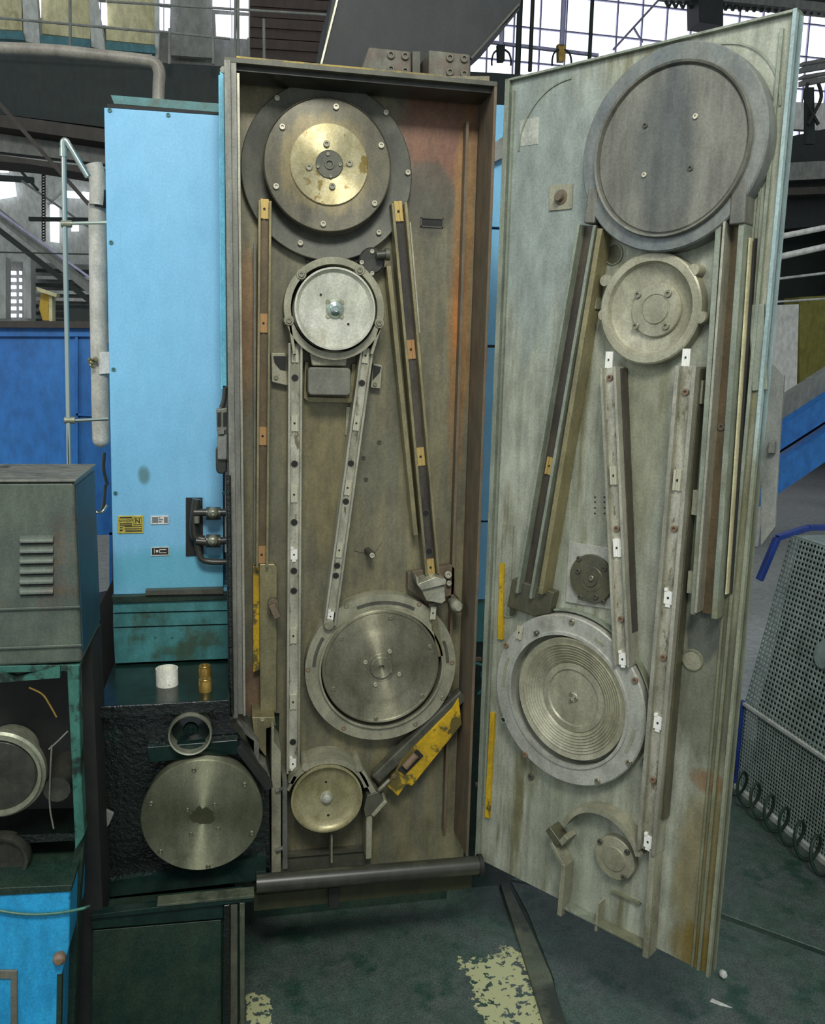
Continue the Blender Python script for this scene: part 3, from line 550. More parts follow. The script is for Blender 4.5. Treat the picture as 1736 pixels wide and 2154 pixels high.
c = gp(1508, 2058, fz); mb = MB(); mb.lathe(0, 0, [(0, -.012), (.009, -.009), (.012, 0), (.009, .009), (0, .012)], 12); mb.v = [(v[0]+c[0]+.02, v[1]+c[1], v[2]+fz+.012) for v in mb.v]; solo('paper_ball', mb, 'greypale', 'small crumpled pale scrap on the floor below the door corner', 'scrap', (c[0], c[1], fz))
c = gp(1512, 2112, fz); mb = MB(); mb.zprism([(c[0]+a, c[1]+b) for a, b in ((-.02, .012), (-.008, .022), (.012, .0), (.03, -.022), (.018, -.016), (.0, -.006))], fz, fz+.002); solo('paint_flake', mb, 'greypale', 'white flake on the floor near the bottom edge', 'scrap', (c[0], c[1], fz))

# ================================================================== BELT HOUSING (open box with back plate)
HB = .15                                      # depth of the back plate
hs = thing('belt_housing', 'tall open steel belt housing with rust-stained back plate, left of the open door', 'machine housing', (0, 0, 0))
def pl(pts, f=hp, d=HB): return [f(x, y, d) for x, y in pts]
mb = MB(); mb.prism(pl([(496, 160), (1030, 160), (975, 1808), (580, 1842), (588, 1500), (578, 1500), (540, 1535), (495, 1490)]), HB, HB+.012)
part('back_plate', mb, 'plate', hs)
e = .001
x0, zt = 0, 2.2; xr = .7011
mb = MB(); mb.prism([(.016, .50), (.03, .50), (.03, zt), (.016, zt)], 0, HB+.012); part('side_wall', mb, 'lip', hs, bev=.001)
mb = MB(); mb.box(.031, .037, .012, HB, .49, zt-.02); part('inner_strip', mb, 'lipbright', hs)
mb = MB(); mb.box(0, .016, -.004, .03, .49, zt+.004); part('front_flange', mb, 'lip', hs, bev=.001)
mb = MB(); mb.box(xr-.008, xr, 0, HB+.012, .0, zt); part('side_wall', mb, 'wallrust', hs, label='rusty right side wall', bev=.001)
mb = MB(); mb.box(xr-.05, xr-.042, HB-.03, HB, .02, zt-.06); part('inner_strip', mb, 'wallrust', hs)
mb = MB(); mb.box(.0, xr, 0, HB+.012, zt, zt+.012); part('top_wall', mb, 'dark', hs, bev=.001)
mb = MB(); mb.box(.03, xr-.15, .004, .02, zt+.012, zt+.017); part('paint_edge', mb, 'yellowd', hs, label='flaking yellow paint on the top edge')
mb = MB(); mb.box(.03, xr-.008, .02, .13, zt-.012, zt); part('inner_ledge', mb, 'blackmet', hs)
# stepped lower left corner of the frame
mb = MB(); mb.prism(pl([(481, 1490), (499, 1490), (501, 1512), (545, 1562), (545, 1600), (560, 1606), (570, 1640), (558, 1632), (534, 1600), (534, 1556), (488, 1520)], hp, .02), .01, HB); part('corner_flange', mb, 'lip', hs, bev=.001)
mb = MB(); mb.prism(pl([(530, 1506), (578, 1506), (580, 1524), (560, 1530), (560, 1590), (536, 1560)], hp, .06), .05, HB); part('corner_bracket', mb, 'olive', hs, bev=.002)
u, z = hp(552, 1513, .05); put('bolt', 'boltpale', hs, (u, .05, z), .006)
# light vertical flanges of the lower left
mb = MB(); mb.prism(pl([(571, 1528), (577, 1528), (577, 1560), (591, 1580), (591, 1838), (571, 1840)], hp, .02), .015, HB); part('vertical_flange', mb, 'castpale', hs, bev=.0015)
mb = MB(); mb.prism(pl([(594, 1640), (604, 1640), (605, 1825), (594, 1828)], hp, .05), .045, HB); part('vertical_flange', mb, 'lip', hs, bev=.001)
for y in (1658, 1783):
    mb = MB(); a = hp(588, y, .01); mb.bar(hp(580, y+6, .01), hp(596, y, .01), .008, .004, .016); part('lug', mb, 'lip', hs, bev=.002)
mb = MB(); mb.prism(pl([(600, 1796), (780, 1786), (780, 1822), (600, 1838)], hp, .13), .13, .149); part('bottom_plate', mb, 'dark', hs, bev=.001)
mb = MB(); mb.prism(pl([(696, 1756), (700, 1756), (700, 1815), (696, 1815)], hp, .08), .08, .15); part('rib', mb, 'castpale', hs)
mb = MB(); mb.bar(hp(605, 1802, .12), hp(778, 1788, .12), .006, .12, .15); part('rib', mb, 'dark', hs)
mb = MB(); mb.prism(pl([(771, 1714), (784, 1706), (782, 1806), (770, 1808)], hp, .06), .06, .15); part('guard_stem', mb, 'castpale', hs, bev=.002)
# right wall slots and lugs
for y in (735, 985, 1385, 1648): 
    mb = MB(); a = hp(1006, y, HB); mb.box(a[0]-.012, a[0]+.008, HB-.012, HB, a[1]-.006, a[1]+.006); part('lug', mb, 'wallrust', hs, bev=.002)
mb = MB(); a, b_ = hp(1004, 800, .12), hp(1002, 900, .12); mb.box(a[0]-.003, a[0]+.003, .115, HB, b_[1], a[1]); part('latch_bar', mb, 'olive', hs, bev=.001)
# dark slot high on the right
a, b_ = hp(885, 457, HB), hp(932, 480, HB); mb = MB()
mb.box(a[0], b_[0], HB-.004, HB, a[1]-.003, a[1]); mb.box(a[0], b_[0], HB-.004, HB, b_[1], b_[1]+.003); mb.box(a[0], a[0]+.003, HB-.004, HB, b_[1], a[1]); mb.box(b_[0]-.003, b_[0], HB-.004, HB, b_[1], a[1])
mb.m = 1; mb.box(a[0], b_[0], HB-.001, HB+.001, b_[1], a[1]); part('slot', mb, ['plate', 'black'], hs)
for x, y in ((798, 930), (765, 963), (770, 1008)): u, z = hp(x, y, HB); put('bolt', 'dark', hs, (u, HB, z), .006)
# diamond plate, stud
mb = MB(); mb.prism(pl([(772, 1118), (803, 1140), (785, 1168), (745, 1158)], hp, HB), HB-.003, HB); part('small_plate', mb, 'plate', hs, bev=.0008)
mb = MB(); u, z = hp(773, 1158, HB); u2, z2 = hp(783, 1168, HB-.05); mb.tube([(u, HB, z), (u2, HB-.05, z2)], .011); part('stud', mb, 'blackmet', hs); put('bolt', 'boltpale', hs, (u2, HB-.05, z2), .008)
# ---- guard plate behind the upper wheel
RX, RZ = hp(690, 362, .12); R1 = prad(hp, 690, 362, 180, .12)
mb = MB(); mb.lathe(RX, RZ, [(R1*.72, HB), (R1*.72, .13), (R1*.99, .12), (R1, .122), (R1, HB)], 96)
o = part('guard_ring', mb, 'dark', hs)
bolts(o, hp, FH, [(583, 207), (751, 190), (812, 237), (858, 363), (797, 489), (632, 511)], .12, .0075, 'boltpale')
# ---- guide rails
rail(hs, hp, FH, (557, 425), (551, 1190), 27, HB, .115, .09, ['brown', 'olive'], .2, clips=[(440, 'brass', 'clip'), (680, 'copper', 'clip'), (917, 'copper', 'clip'), (1166, 'copper', 'clip')], label='dark oily belt guide rail with brassy clips', csize=1.2)
mb = MB(); mb.bar(hp(536, 510, .12), hp(536, 1190, .12), .006, .12, HB); part('edge_strip', mb, 'lip', hs)
rail(hs, hp, FH, (621, 722), (616, 1622), 29, HB, .10, .082, ['silver', 'lipbright'], .17, clips=[(745, 'clip', 'clip'), (890, 'clip', 'clip'), (1040, 'clip', 'clip'), (1166, 'clipwhite', 'clipsmall'), (1337, 'clip', 'clip'), (1476, 'clip', 'clip'), (1606, 'clipwhite', 'clipsmall')], holes=(795, 976, 1099, 1201, 1243, 1561), label='galvanised belt guide rail with white clips', csize=.95)
rail(hs, hp, FH, (771, 735), (693, 1312), 27, HB, .10, .082, ['silver', 'lipbright'], .17, clips=[(748, 'clip', 'clip'), (890, 'clip', 'clip'), (1026, 'clip', 'clip'), (1157, 'clip', 'clip'), (1296, 'clipwhite', 'clipsmall')], holes=(806, 975, 1055, 1190, 1211), label='slanting galvanised belt guide rail', csize=.95)
rail(hs, hp, FH, (837, 430), (907, 1205), 32, HB, .115, .09, ['darkrail', 'olive'], .18, clips=[(445, 'brass', 'clip'), (735, 'copper', 'clip'), (960, 'brass', 'clip'), (1193, 'brass', 'clip')], holes=(1080, 1160), label='dark slanting belt guide rail', csize=1)
mb = MB(); mb.bar(hp(817, 560, .11), hp(874, 1125, .11), .013, .10, HB); part('edge_strip', mb, 'olive', hs, bev=.001)
mb = MB(); mb.bar(hp(860, 470, .11), hp(880, 700, .11), .004, .09, HB); part('edge_strip', mb, 'lipbright', hs)
# ---- left lower cover with yellow strip and knob
mb = MB(); mb.prism(pl([(545, 1186), (578, 1186), (584, 1195), (582, 1500), (547, 1500)], hp, .11), .11, HB); part('cover_box', mb, 'olive', hs, bev=.004)
mb = MB(); mb.prism(pl([(533, 1188), (545, 1188), (546, 1408), (533, 1414)], hp, .12), .12, HB); part('painted_strip', mb, 'yellow', hs, label='yellow painted strip')
u, z = hp(575, 1277, .08); mb = MB(); mb.prism(rrect(u-.015, u+.015, z-.028, z+.022, .014), .085, .11); mb.bar(hp(572, 1272, .07), hp(584, 1300, .07), .02, .065, .09); part('knob', mb, 'wallrust', hs, bev=.003)
# ---- casing round the middle wheel, box below and ears
CX, CZ = hp(703, 650, .08); RC = prad(hp, 703, 650, 105, .08)
mb = MB(); mb.ring(CX, CZ, RC*.865, RC, .07, HB, 80)
for x, y in ((634, 577), (757, 568), (608, 674), (798, 680)):
    u, z = hp(x, y, .07); mb.lathe(u, z, [(0, .066), (.013, .066), (.0145, .07), (.0145, HB)], 20)
mb.m = 1; mb.lathe(CX, CZ, [(0, .14), (RC*.87, .14), (RC*.87, HB)], 48)
cs = part('wheel_casing', mb, ['castpale', 'black'], hs, label='pale cast casing round the middle wheel')
for x, y in ((634, 577), (757, 568), (608, 674), (798, 680)): u, z = hp(x, y, .066); put('bolt', 'bolt', cs, (u, .067, z), .0085)
mb = MB(); mb.bar(hp(609, 675, .08), hp(619, 745, .08), .008, .07, HB); part('casing_side', mb, 'castpale', hs, bev=.001)
mb = MB(); mb.bar(hp(800, 684, .08), hp(781, 745, .08), .008, .07, HB); part('casing_side', mb, 'castpale', hs, bev=.001)
mb = MB(); mb.prism(pl([(650, 735), (732, 738), (728, 770), (656, 770)], hp, .10), .09, HB); part('neck', mb, 'castpale', hs, bev=.005)
a, b_ = hp(648, 772, .07), hp(737, 832, .07); mb = MB(); mb.prism(rrect(a[0], b_[0], b_[1], a[1], .011), .06, HB); part('motor_box', mb, 'boxgrey', hs, bev=.004, label='grey box under the middle wheel')
mb = MB(); mb.prism(pl([(642, 760), (650, 762), (648, 835), (735, 838), (742, 765), (750, 765), (748, 840), (738, 848), (650, 846), (640, 838)], hp, .12), .13, HB); part('box_gasket', mb, 'olive', hs, bev=.001)
for q in ([(570, 742), (602, 742), (606, 812), (572, 804)], [(786, 764), (806, 768), (802, 818), (780, 816)]):
    mb = MB(); mb.prism(pl(q, hp, .12), .125, HB); part('ear_plate', mb, 'castpale', hs, bev=.003)
for q in ([(575, 749), (602, 749), (602, 780), (590, 778), (578, 764)], [(786, 768), (802, 772), (799, 784), (784, 800)]):
    mb = MB(); mb.prism(pl(q, hp, .122), .1235, .126); part('ear_recess', mb, 'black', hs)
for x, y in ((581, 794), (789, 808)): u, z = hp(x, y, .124); put('bolt', 'bolt', hs, (u, .124, z), .006)
a = pl([(728, 855), (742, 857), (737, 915), (726, 915)]); mb = MB(); mb.prism(a, HB-.008, HB); part('small_plate', mb, 'castpale', hs, bev=.001)
# ---- ring round the lower wheel
LX, LZ = hp(803, 1405, .10); RL = prad(hp, 803, 1405, 158, .10)
mb = MB(); mb.ring(LX, LZ, RL*.80, RL, .10, HB, 96); mb.ring(LX, LZ, RL*.80, RL*.825, .09, .10, 96)
mb.m = 1; mb.lathe(LX, LZ, [(0, .142), (RL*.81, .142)], 48)
o = part('wheel_ring', mb, ['castpale', 'black'], hs, label='pale cast ring round the lower wheel')
for x, y, m in ((729, 1275, 'bolt'), (882, 1271, 'boltrust'), (951, 1394, 'boltrust'), (932, 1469, 'bolt'), (874, 1523, 'bolt'), (723, 1532, 'boltrust'), (648, 1409, 'boltrust')):
    u, z = hp(x, y, .10); put('bolt', m, o, (u, .103, z), .0075)
for a0, a1 in ((62, 112), (2, 22), (150, 176)):
    mb = MB(); mb.ring(LX, LZ, RL*.87, RL*.91, .098, .101, 30, math.radians(a0), math.radians(a1)); part('slot', mb, 'dark', hs)
# white clips where belts meet the ring
for x, y, m, rt in ((912, 1290, 'clip', .06),):
    u, z = hp(x, y, .085); put('clip', m, hs, (u, .09, z), .017, FH, rt)
mb = MB(); mb.bar(hp(908, 1268, .095), hp(926, 1380, .095), .018, .09, .10); part('tongue', mb, 'olive', hs, bev=.001)
mb = MB(); u, z = hp(692, 1314, .09); mb.lathe(u, z, [(0, .082), (.013, .082), (.016, .086), (.016, .10)], 20); part('rail_foot', mb, 'castpale', hs)
# ---- mounting plate and cloudy clamp at the right of the ring
mb = MB(); mb.prism(pl([(858, 1205), (950, 1188), (957, 1195), (957, 1250), (900, 1270), (858, 1240)], hp, .12), .12, HB); part('clamp_plate', mb, 'wallrust', hs, bev=.002)
mb = MB(); mb.prism(pl([(872, 1205), (879, 1215), (880, 1226), (915, 1212), (938, 1218), (936, 1228), (886, 1240), (876, 1228)], hp, .06), .05, .12); part('clamp', mb, 'glass', hs, bev=.002, label='cloudy plastic clamp')
mb = MB(); mb.prism(pl([(884, 1236), (934, 1230), (936, 1262), (928, 1268), (896, 1262)], hp, .07), .06, .12); part('clamp', mb, 'glass', hs, bev=.002, label='cloudy plastic clamp')
for x, y, r in ((946, 1212, .011), (948, 1230, .008)): u, z = hp(x, y, .09); put('bolt', 'boltpale', hs, (u, .11, z), r)
mb = MB(); u, z = hp(962, 1276, .07); mb.lathe(u, z, [(0, .05), (.009, .05), (.017, .062), (.019, .09), (.012, .10), (.012, HB)], 18); part('knob', mb, 'glass', hs)
mb = MB(); p, q = hp(956, 1250, .12), hp(978, 1276, .12); mb.tube([(p[0], .12, p[1]), (q[0], .12, q[1])], .002, 6); part('wire', mb, 'blackmet', hs)
# ---- guard arch over the small wheel, tensioner arm
SX, SZ = hp(687, 1680, .07); RS = prad(hp, 687, 1680, 87, .07)
mb = MB(); mb.ring(SX, SZ, RS*.93, RS*1.06, .06, HB, 60, math.radians(15), math.radians(150))
mb.bar(hp(757, 1614, .07), hp(787, 1668, .07), .016, .06, HB); mb.bar(hp(621, 1630, .07), hp(605, 1660, .07), .009, .06, HB)
for x, y in ((643, 1614), (755, 1615)): u, z = hp(x, y, .06); mb.lathe(u, z, [(0, .055), (.011, .055), (.012, .06), (.012, HB)], 18)
part('guard_arch', mb, 'castpale', hs, label='pale cast arch over the small wheel')
mb = MB(); mb.prism(pl([(772, 1672), (795, 1664), (806, 1680), (808, 1688), (784, 1712), (768, 1718), (765, 1700)], hp, .06), .055, HB); part('guard_elbow', mb, 'dark', hs, bev=.003)
mb = MB(); mb.bar(hp(783, 1714, .06), hp(812, 1682, .06), .012, .05, HB); part('guard_elbow', mb, 'castpale', hs, bev=.003)
arm = thing('tensioner_arm', 'diagonal tensioner arm with scuffed yellow plate low in the housing', 'machine arm', (hp(880, 1580)[0], .07, hp(880, 1580)[1]))
p, q = hp(977, 1462, .09), hp(790, 1642, .09); mb = MB(); mb.bar(p, q, .036, .09, .13); part('bar', mb, 'dark', arm, bev=.006)
mb = MB(); mb.prism(pl([(952, 1492), (966, 1470), (973, 1525), (868, 1655), (856, 1652), (838, 1677), (816, 1656), (826, 1632), (833, 1626), (845, 1600)], hp, .08), .085, .10); part('plate', mb, 'yellow', arm, bev=.002, label='scuffed yellow plate')
mb = MB(); mb.prism(pl([(878, 1577), (891, 1590), (852, 1630), (838, 1620)], hp, .08), .08, .086); part('window', mb, 'black', arm)
mb = MB(); p, q = hp(876, 1588, .075), hp(852, 1614, .075); mb.tube([(p[0], .075, p[1]), (q[0], .075, q[1])], .011); part('roller', mb, 'boltrust', arm)
mb = MB(); p, q = hp(822, 1645, .07), hp(796, 1670, .07); mb.tube([(p[0], .085, p[1]), (q[0], .085, q[1])], .007); part('rod', mb, 'bolt', arm)
u, z = hp(829, 1632, .085); put('bolt', 'boltrust', arm, (u, .084, z), .007)
# ---- the four wheels
def wheel(name, label, cx, cy, r, d, steps, px=None):
    u, z = hp(cx, cy, d); t = thing(name, label, 'pulley', (u, d, z)); return t, u, z, prad(hp, cx, cy, r, d)
t, u, z, R = wheel('belt_pulley', 'large dark pulley with bright centre plate at the top of the housing', 690, 348, 135, .085, 0)
mb = MB(); mb.lathe(u, z, [(0, .085), (R*.975, .085), (R*.985, .081), (R, .085), (R, .094), (R*.94, .10), (R*.94, .119)], 120); part('rim', mb, 'wheeldark', t)
C = prad(hp, 693, 346, 82, .08); u2, z2 = hp(693, 346, .08)
mb = MB(); mb.lathe(u2, z2, [(0, .079), (C*.985, .079), (C, .081), (C, .086)], 96); part('centre_plate', mb, 'bright', t, label='bright turned centre plate')
h = C*.35; mb = MB(); mb.lathe(u2, z2, [(0, .0775), (h*.2, .0775), (h*.24, .073), (h*.36, .073), (h*.38, .076), (h*.95, .076), (h, .0775), (h, .08)], 48); part('hub', mb, 'dark', t)
bolts(t, hp, FH, [(707, 225), (802, 306), (788, 428), (680, 471), (581, 392), (594, 267)], .084, .0080, 'boltpale')
bolts(t, hp, FH, [(687, 303), (735, 344), (699, 392), (650, 352)], .078, .0085, 'bolt')
bolts(t, hp, FH, [(690, 324), (716, 346), (696, 371), (669, 350)], .075, .0045, 'bolt')
mb = MB(); mb.lathe(u, z, [(.06, .118), (.06, HB)], 24); part('axle', mb, 'blackmet', t)

t, u, z, R = wheel('belt_pulley', 'pale aluminium pulley with shiny domed nut, second from the top of the housing', 705, 650, 85, .045, 0)
mb = MB(); mb.lathe(u, z, [(0, .052), (R*.88, .052), (R*.9, .05), (R*.93, .046), (R*.95, .044), (R*.955, .04), (R, .04), (R, .05), (R*.93, .06), (R*.93, .12), (R, .13)], 96); part('rim', mb, 'alu', t)
mb = MB(); mb.lathe(u, z, [(.05, .13), (.05, .141)], 24); part('axle', mb, 'blackmet', t)
mb = MB(); mb.lathe(u, z, [(.0, .034), (.007, .034), (.008, .03), (.013, .032), (.014, .038), (.019, .04), (.024, .047), (.025, .052)], 40); part('nut', mb, 'chrome', t, label='shiny domed centre nut')
mb = MB(); 
for k in range(4):
    a = k*PI/2+PI/4; mb.lathe(u+.026*math.cos(a), z+.026*math.sin(a), [(0, .048), (.006, .048), (.007, .052)], 10)
part('lock_tab', mb, 'castpale', t)
for x, y in ((675, 620), (733, 682)): a = hp(x, y, .05); put('hole', 'alu', t, (a[0], .0515, a[1]), .0042)

t, u, z, R = wheel('belt_pulley', 'wide grey turned pulley with small hub, inside the pale ring near the housing bottom', 803, 1405, 123, .075, 0)
mb = MB(); mb.lathe(u, z, [(0, .078), (R*.24, .078), (R*.25, .0795), (R*.56, .0795), (R*.60, .081), (R*.66, .084), (R*.72, .0845), (R*.94, .0835), (R*.955, .081), (R*.985, .081), (R, .084), (R, .13)], 120); part('rim', mb, 'wheelgrey', t)
mb = MB(); mb.lathe(u, z, [(.05, .13), (.05, .143)], 24); part('axle', mb, 'blackmet', t)
a = hp(803, 1405, .07); mb = MB(); mb.lathe(a[0], a[1], [(0, .079), (.009, .079), (.009, .070), (.032, .070), (.034, .072), (.034, .079)], 48); part('hub', mb, 'wheelgrey', t)
mb = MB(); mb.lathe(a[0], a[1], [(0, .0785), (.009, .0785)], 20); part('centre_hole', mb, 'black', t)
bolts(t, hp, FH, [(822, 1299), (905, 1360), (888, 1464), (791, 1512), (702, 1449), (718, 1343)], .0835, .0065, 'bolt')
bolts(t, hp, FH, [(820, 1370), (769, 1393), (840, 1418), (790, 1440)], .078, .0065, 'boltpale')
bolts(t, hp, FH, [(812, 1386), (785, 1398), (823, 1413), (797, 1424)], .070, .0038, 'bolt')

t, u, z, R = wheel('belt_pulley', 'small yellowish pulley with bright rim at the bottom of the housing', 688, 1681, 75, .05, 0)
mb = MB(); mb.lathe(u, z, [(0, .064), (R*.70, .064), (R*.85, .06), (R*.935, .052), (R*.95, .048), (R, .048), (R, .058), (R*.94, .062), (R*.94, .13), (R, .135)], 96); part('rim', mb, 'wheelyel', t)
mb = MB(); mb.lathe(u, z, [(.04, .135), (.04, HB)], 24); part('axle', mb, 'blackmet', t)
mb = MB(); mb.lathe(u, z, [(0, .046), (.008, .047), (.0135, .05), (.0145, .06), (.0185, .06), (.019, .064)], 40); part('hub', mb, 'alu', t, label='bright domed hub')
for x, y in ((686, 1646), (691, 1716)): a = hp(x, y, .06); put('hole', 'wheelyel', t, (a[0], .0635, a[1]), .0045)
# ---- small dark motor between the upper wheels
a = hp(783, 548, .11); t = thing('small_motor', 'small round black motor between the two upper pulleys', 'motor', (a[0], .11, a[1]))
mb = MB(); R = prad(hp, 783, 548, 27, .11); mb.lathe(a[0], a[1], [(0, .108), (R*.9, .108), (R, .112), (R, .149)], 40); part('body', mb, 'blackmet', t)
p, q = hp(792, 537, .09), hp(816, 535, .09); mb = MB(); mb.tube([(p[0], .09, p[1]), (q[0], .09, q[1])], .012, 14); part('shaft', mb, 'blackmet', t)
mb = MB(); mb.tube([(lerp(p[0], q[0], .78), .09, lerp(p[1], q[1], .78)), (q[0]+.004, .09, q[1])], .0165, 16); part('collar', mb, 'dark', t)
bolts(t, hp, FH, [(783, 529), (761, 552), (783, 575)], .108, .006, 'boltpale')
mb = MB(); mb.prism(pl([(640, 538), (655, 536), (755, 536), (765, 545), (740, 556), (645, 552)], hp, .14), .135, HB); part('bracket', mb, 'black', hs)

# ================================================================== OPEN DOOR
dr = thing('housing_door', 'wide-open pale grey-green machine door with cast guide channels, right of the housing', 'machine door', (0, 0, 0), FD)
DW = .726; ZB, ZT = .0154, 2.2056
mb = MB(); mb.box(0, DW, .0, .02, ZB, ZT); part('panel', mb, 'door', dr, FD)
mb = MB(); mb.box(-.004, .01, -.012, .03, ZB, ZT); part('edge_lip', mb, 'doorlip', dr, FD, bev=.001)
mb = MB(); mb.box(.016, .022, -.006, 0, .2, ZT-.03); part('edge_bead', mb, 'doorlip', dr, FD)
mb = MB(); mb.box(DW-.008, DW, -.014, .03, ZB, ZT); part('edge_lip', mb, 'dooredge', dr, FD, label='pale blue outer edge', bev=.001)
mb = MB(); mb.box(DW-.034, DW-.026, -.008, 0, ZB+.0, ZT-.03); part('edge_bead', mb, 'doorlip', dr, FD, bev=.001)
mb = MB(); mb.box(DW-.050, DW-.044, -.005, 0, ZB+.0, ZT-.26); part('edge_bead', mb, 'doorlip', dr, FD, bev=.001)
mb = MB(); mb.box(0, DW, -.012, .03, ZT-.006, ZT); part('edge_lip', mb, 'doorlip', dr, FD, bev=.001)
# engraved corner arcs, raised as thin beads
for cx, a0, a1 in ((.19, 90, 180), (DW-.17, 0, 90)):
    mb = MB(); mb.ring(cx, ZT-.03-.15, .147, .151, -.003, 0, 24, math.radians(a0), math.radians(a1)); part('corner_bead', mb, 'doorlip', dr, FD)
# ---- drum at the top
T1 = -.05
A, B_ = dp(1222, 300, T1), dp(1622, 300, T1); top, bot = dp(1425, 96, T1), dp(1425, 520, T1)
cx, cz = (A[0]+B_[0])/2, (top[1]+bot[1])/2; R = ((B_[0]-A[0])+(top[1]-bot[1]))/4
mb = MB(); mb.lathe(cx, cz, [(R*.80, T1), (R*.985, T1), (R, T1+.004), (R, 0)], 128); part('drum', mb, 'doordrum', dr, FD, label='blue-grey stained drum at the top')
r2 = R*.845; mb = MB(); mb.lathe(cx+.004, cz-.004, [(0, T1-.004), (r2*.93, T1-.004), (r2*.95, T1-.001), (r2*.965, T1-.010), (r2*.99, T1-.012), (r2, T1-.008), (r2, T1+.002)], 128); o = part('drum_cap', mb, 'doorcap', dr, FD, label='dark streaked round cap')
for x, y, m in ((1464, 245, 'boltpale'), (1356, 368, 'boltpale'), (1358, 264, 'dark'), (1453, 354, 'dark')): u, z = dp(x, y, T1-.004); put('bolt', m, o, (u, T1-.004, z), .006, FD)
# channels where the belts leave the drum
mb = MB(); mb.bar(dp(1556, 380, T1), dp(1550, 472, T1), .034, T1-.002, 0); part('channel_mouth', mb, 'doorcap', dr, FD, bev=.004)
mb = MB(); mb.bar(dp(1250, 395, T1), dp(1239, 470, T1), .030, T1-.002, 0); part('channel_mouth', mb, 'doorcap', dr, FD, bev=.004)
# ---- middle casting
d = -.035; A, B_ = dp(1262, 650, d), dp(1476, 650, d); top, bot = dp(1368, 530, d), dp(1368, 766, d)
cx, cz = (A[0]+B_[0])/2, (top[1]+bot[1])/2; R = ((B_[0]-A[0])+(top[1]-bot[1]))/4
mb = MB(); mb.lathe(cx, cz, [(0, -.012), (R*.55, -.013), (R*.68, -.016), (R*.80, -.024), (R*.84, d), (R*.97, d), (R, d+.003), (R, 0)], 96)
for x, y in ((1458, 568), (1472, 668), (1268, 662), (1272, 590)):
    u, z = dp(x, y, d); mb.lathe(u, z, [(0, d+.001), (.013, d+.001), (.0145, d+.004), (.0145, 0)], 24)
o = part('middle_casting', mb, 'doorcast', dr, FD, label='round pale bowl casting')
a = dp(1380, 652, -.02); b1 = dp(1432, 652, -.02)[0]-a[0]; b1 = prad(dp, 1381, 652, 52, -.022)
mb = MB(); mb.lathe(a[0], a[1], [(0, -.024), (b1*.5, -.024), (b1*.52, -.021), (b1*.56, -.021), (b1*.58, -.023), (b1*.96, -.022), (b1, -.019), (b1, -.01)], 72); part('boss', mb, 'doorcast', o, FD)
for x, y in ((1343, 620), (1407, 618), (1338, 686), (1402, 686)): u, z = dp(x, y, -.022); put('bolt', 'bolt', o, (u, -.022, z), .0085, FD)
# ---- round hole next to it
for x, y, rr, nm in ((1292, 535, 19, 'round_recess'), (1458, 1388, 22, 'round_recess'), (1075, 1281, 14, 'round_recess')):
    u, z = dp(x, y, 0); r_ = prad(dp, x, y, rr, 0)
    mb = MB(); mb.lathe(u, z, [(r_*.90, .0), (r_*.92, -.004), (r_, -.004), (r_*1.03, 0)], 36); mb.m = 1; mb.lathe(u, z, [(0, -.0006), (r_*.92, -.0006)], 30); part(nm, mb, ['doorlip', 'doordark' if y != 1388 else 'castpale'], dr, FD)
# ---- lower ring with turned disc
d = -.035; A, B_ = dp(1040, 1473, d), dp(1364, 1473, d); top, bot = dp(1190, 1296, d), dp(1210, 1653, d)
cx, cz = (A[0]+B_[0])/2, (top[1]+bot[1])/2; R = ((B_[0]-A[0])+(top[1]-bot[1]))/4
mb = MB(); mb.lathe(cx, cz, [(R*.765, 0), (R*.765, d-.004), (R*.80, d-.004), (R*.81, d), (R*.985, d), (R, d+.003), (R, 0)], 128); o = part('wheel_ring', mb, 'doorring', dr, FD, label='pale cast ring')
for x, y, m in ((1204, 1308, 'bolt'), (1066, 1357, 'boltrust'), (1337, 1431, 'boltrust'), (1059, 1514, 'black'), (1106, 1587, 'boltrust'), (1324, 1604, 'bolt'), (1258, 1643, 'bolt')):
    u, z = dp(x, y, d); put('bolt' if m != 'black' else 'hole', m if m != 'black' else 'doorring', o, (u, d, z), .008, FD)
for a0, a1 in ((160, 185), (-25, -5), (60, 68)):
    mb = MB(); mb.ring(cx, cz, R*.86, R*.895, d-.0012, d+.001, 24, math.radians(a0), math.radians(a1)); part('slot', mb, 'doorcast', dr, FD)
u, z = dp(1203, 1469, -.03); R3 = prad(dp, 1203, 1469, 114, -.03)
prof = [(0, -.024), (.012, -.024), (.014, -.022), (R3*.45, -.022), (R3*.47, -.026), (R3*.56, -.026), (R3*.57, -.023)]
for k in range(7): r_ = R3*(.6+.045*k); prof += [(r_, -.028-.0015*k), (r_+R3*.022, -.030-.0015*k), (r_+R3*.03, -.027-.0015*k)]
prof += [(R3*.99, -.040), (R3, -.037), (R3, -.001)]
mb = MB(); mb.lathe(u, z, prof, 128); o2 = part('turned_disc', mb, 'doorcast', dr, FD, label='turned disc with concentric grooves')
for k in range(3): a = k*2.1; put('bolt', 'bolt', o2, (u+.010*math.cos(a), -.024, z+.010*math.sin(a)), .005, FD)
# outer band of the ring at the right
mb = MB(); mb.ring(cx, cz, R*1.03, R*1.05, -.02, 0, 48, math.radians(-25), math.radians(105)); part('band', mb, 'doorlip', dr, FD)
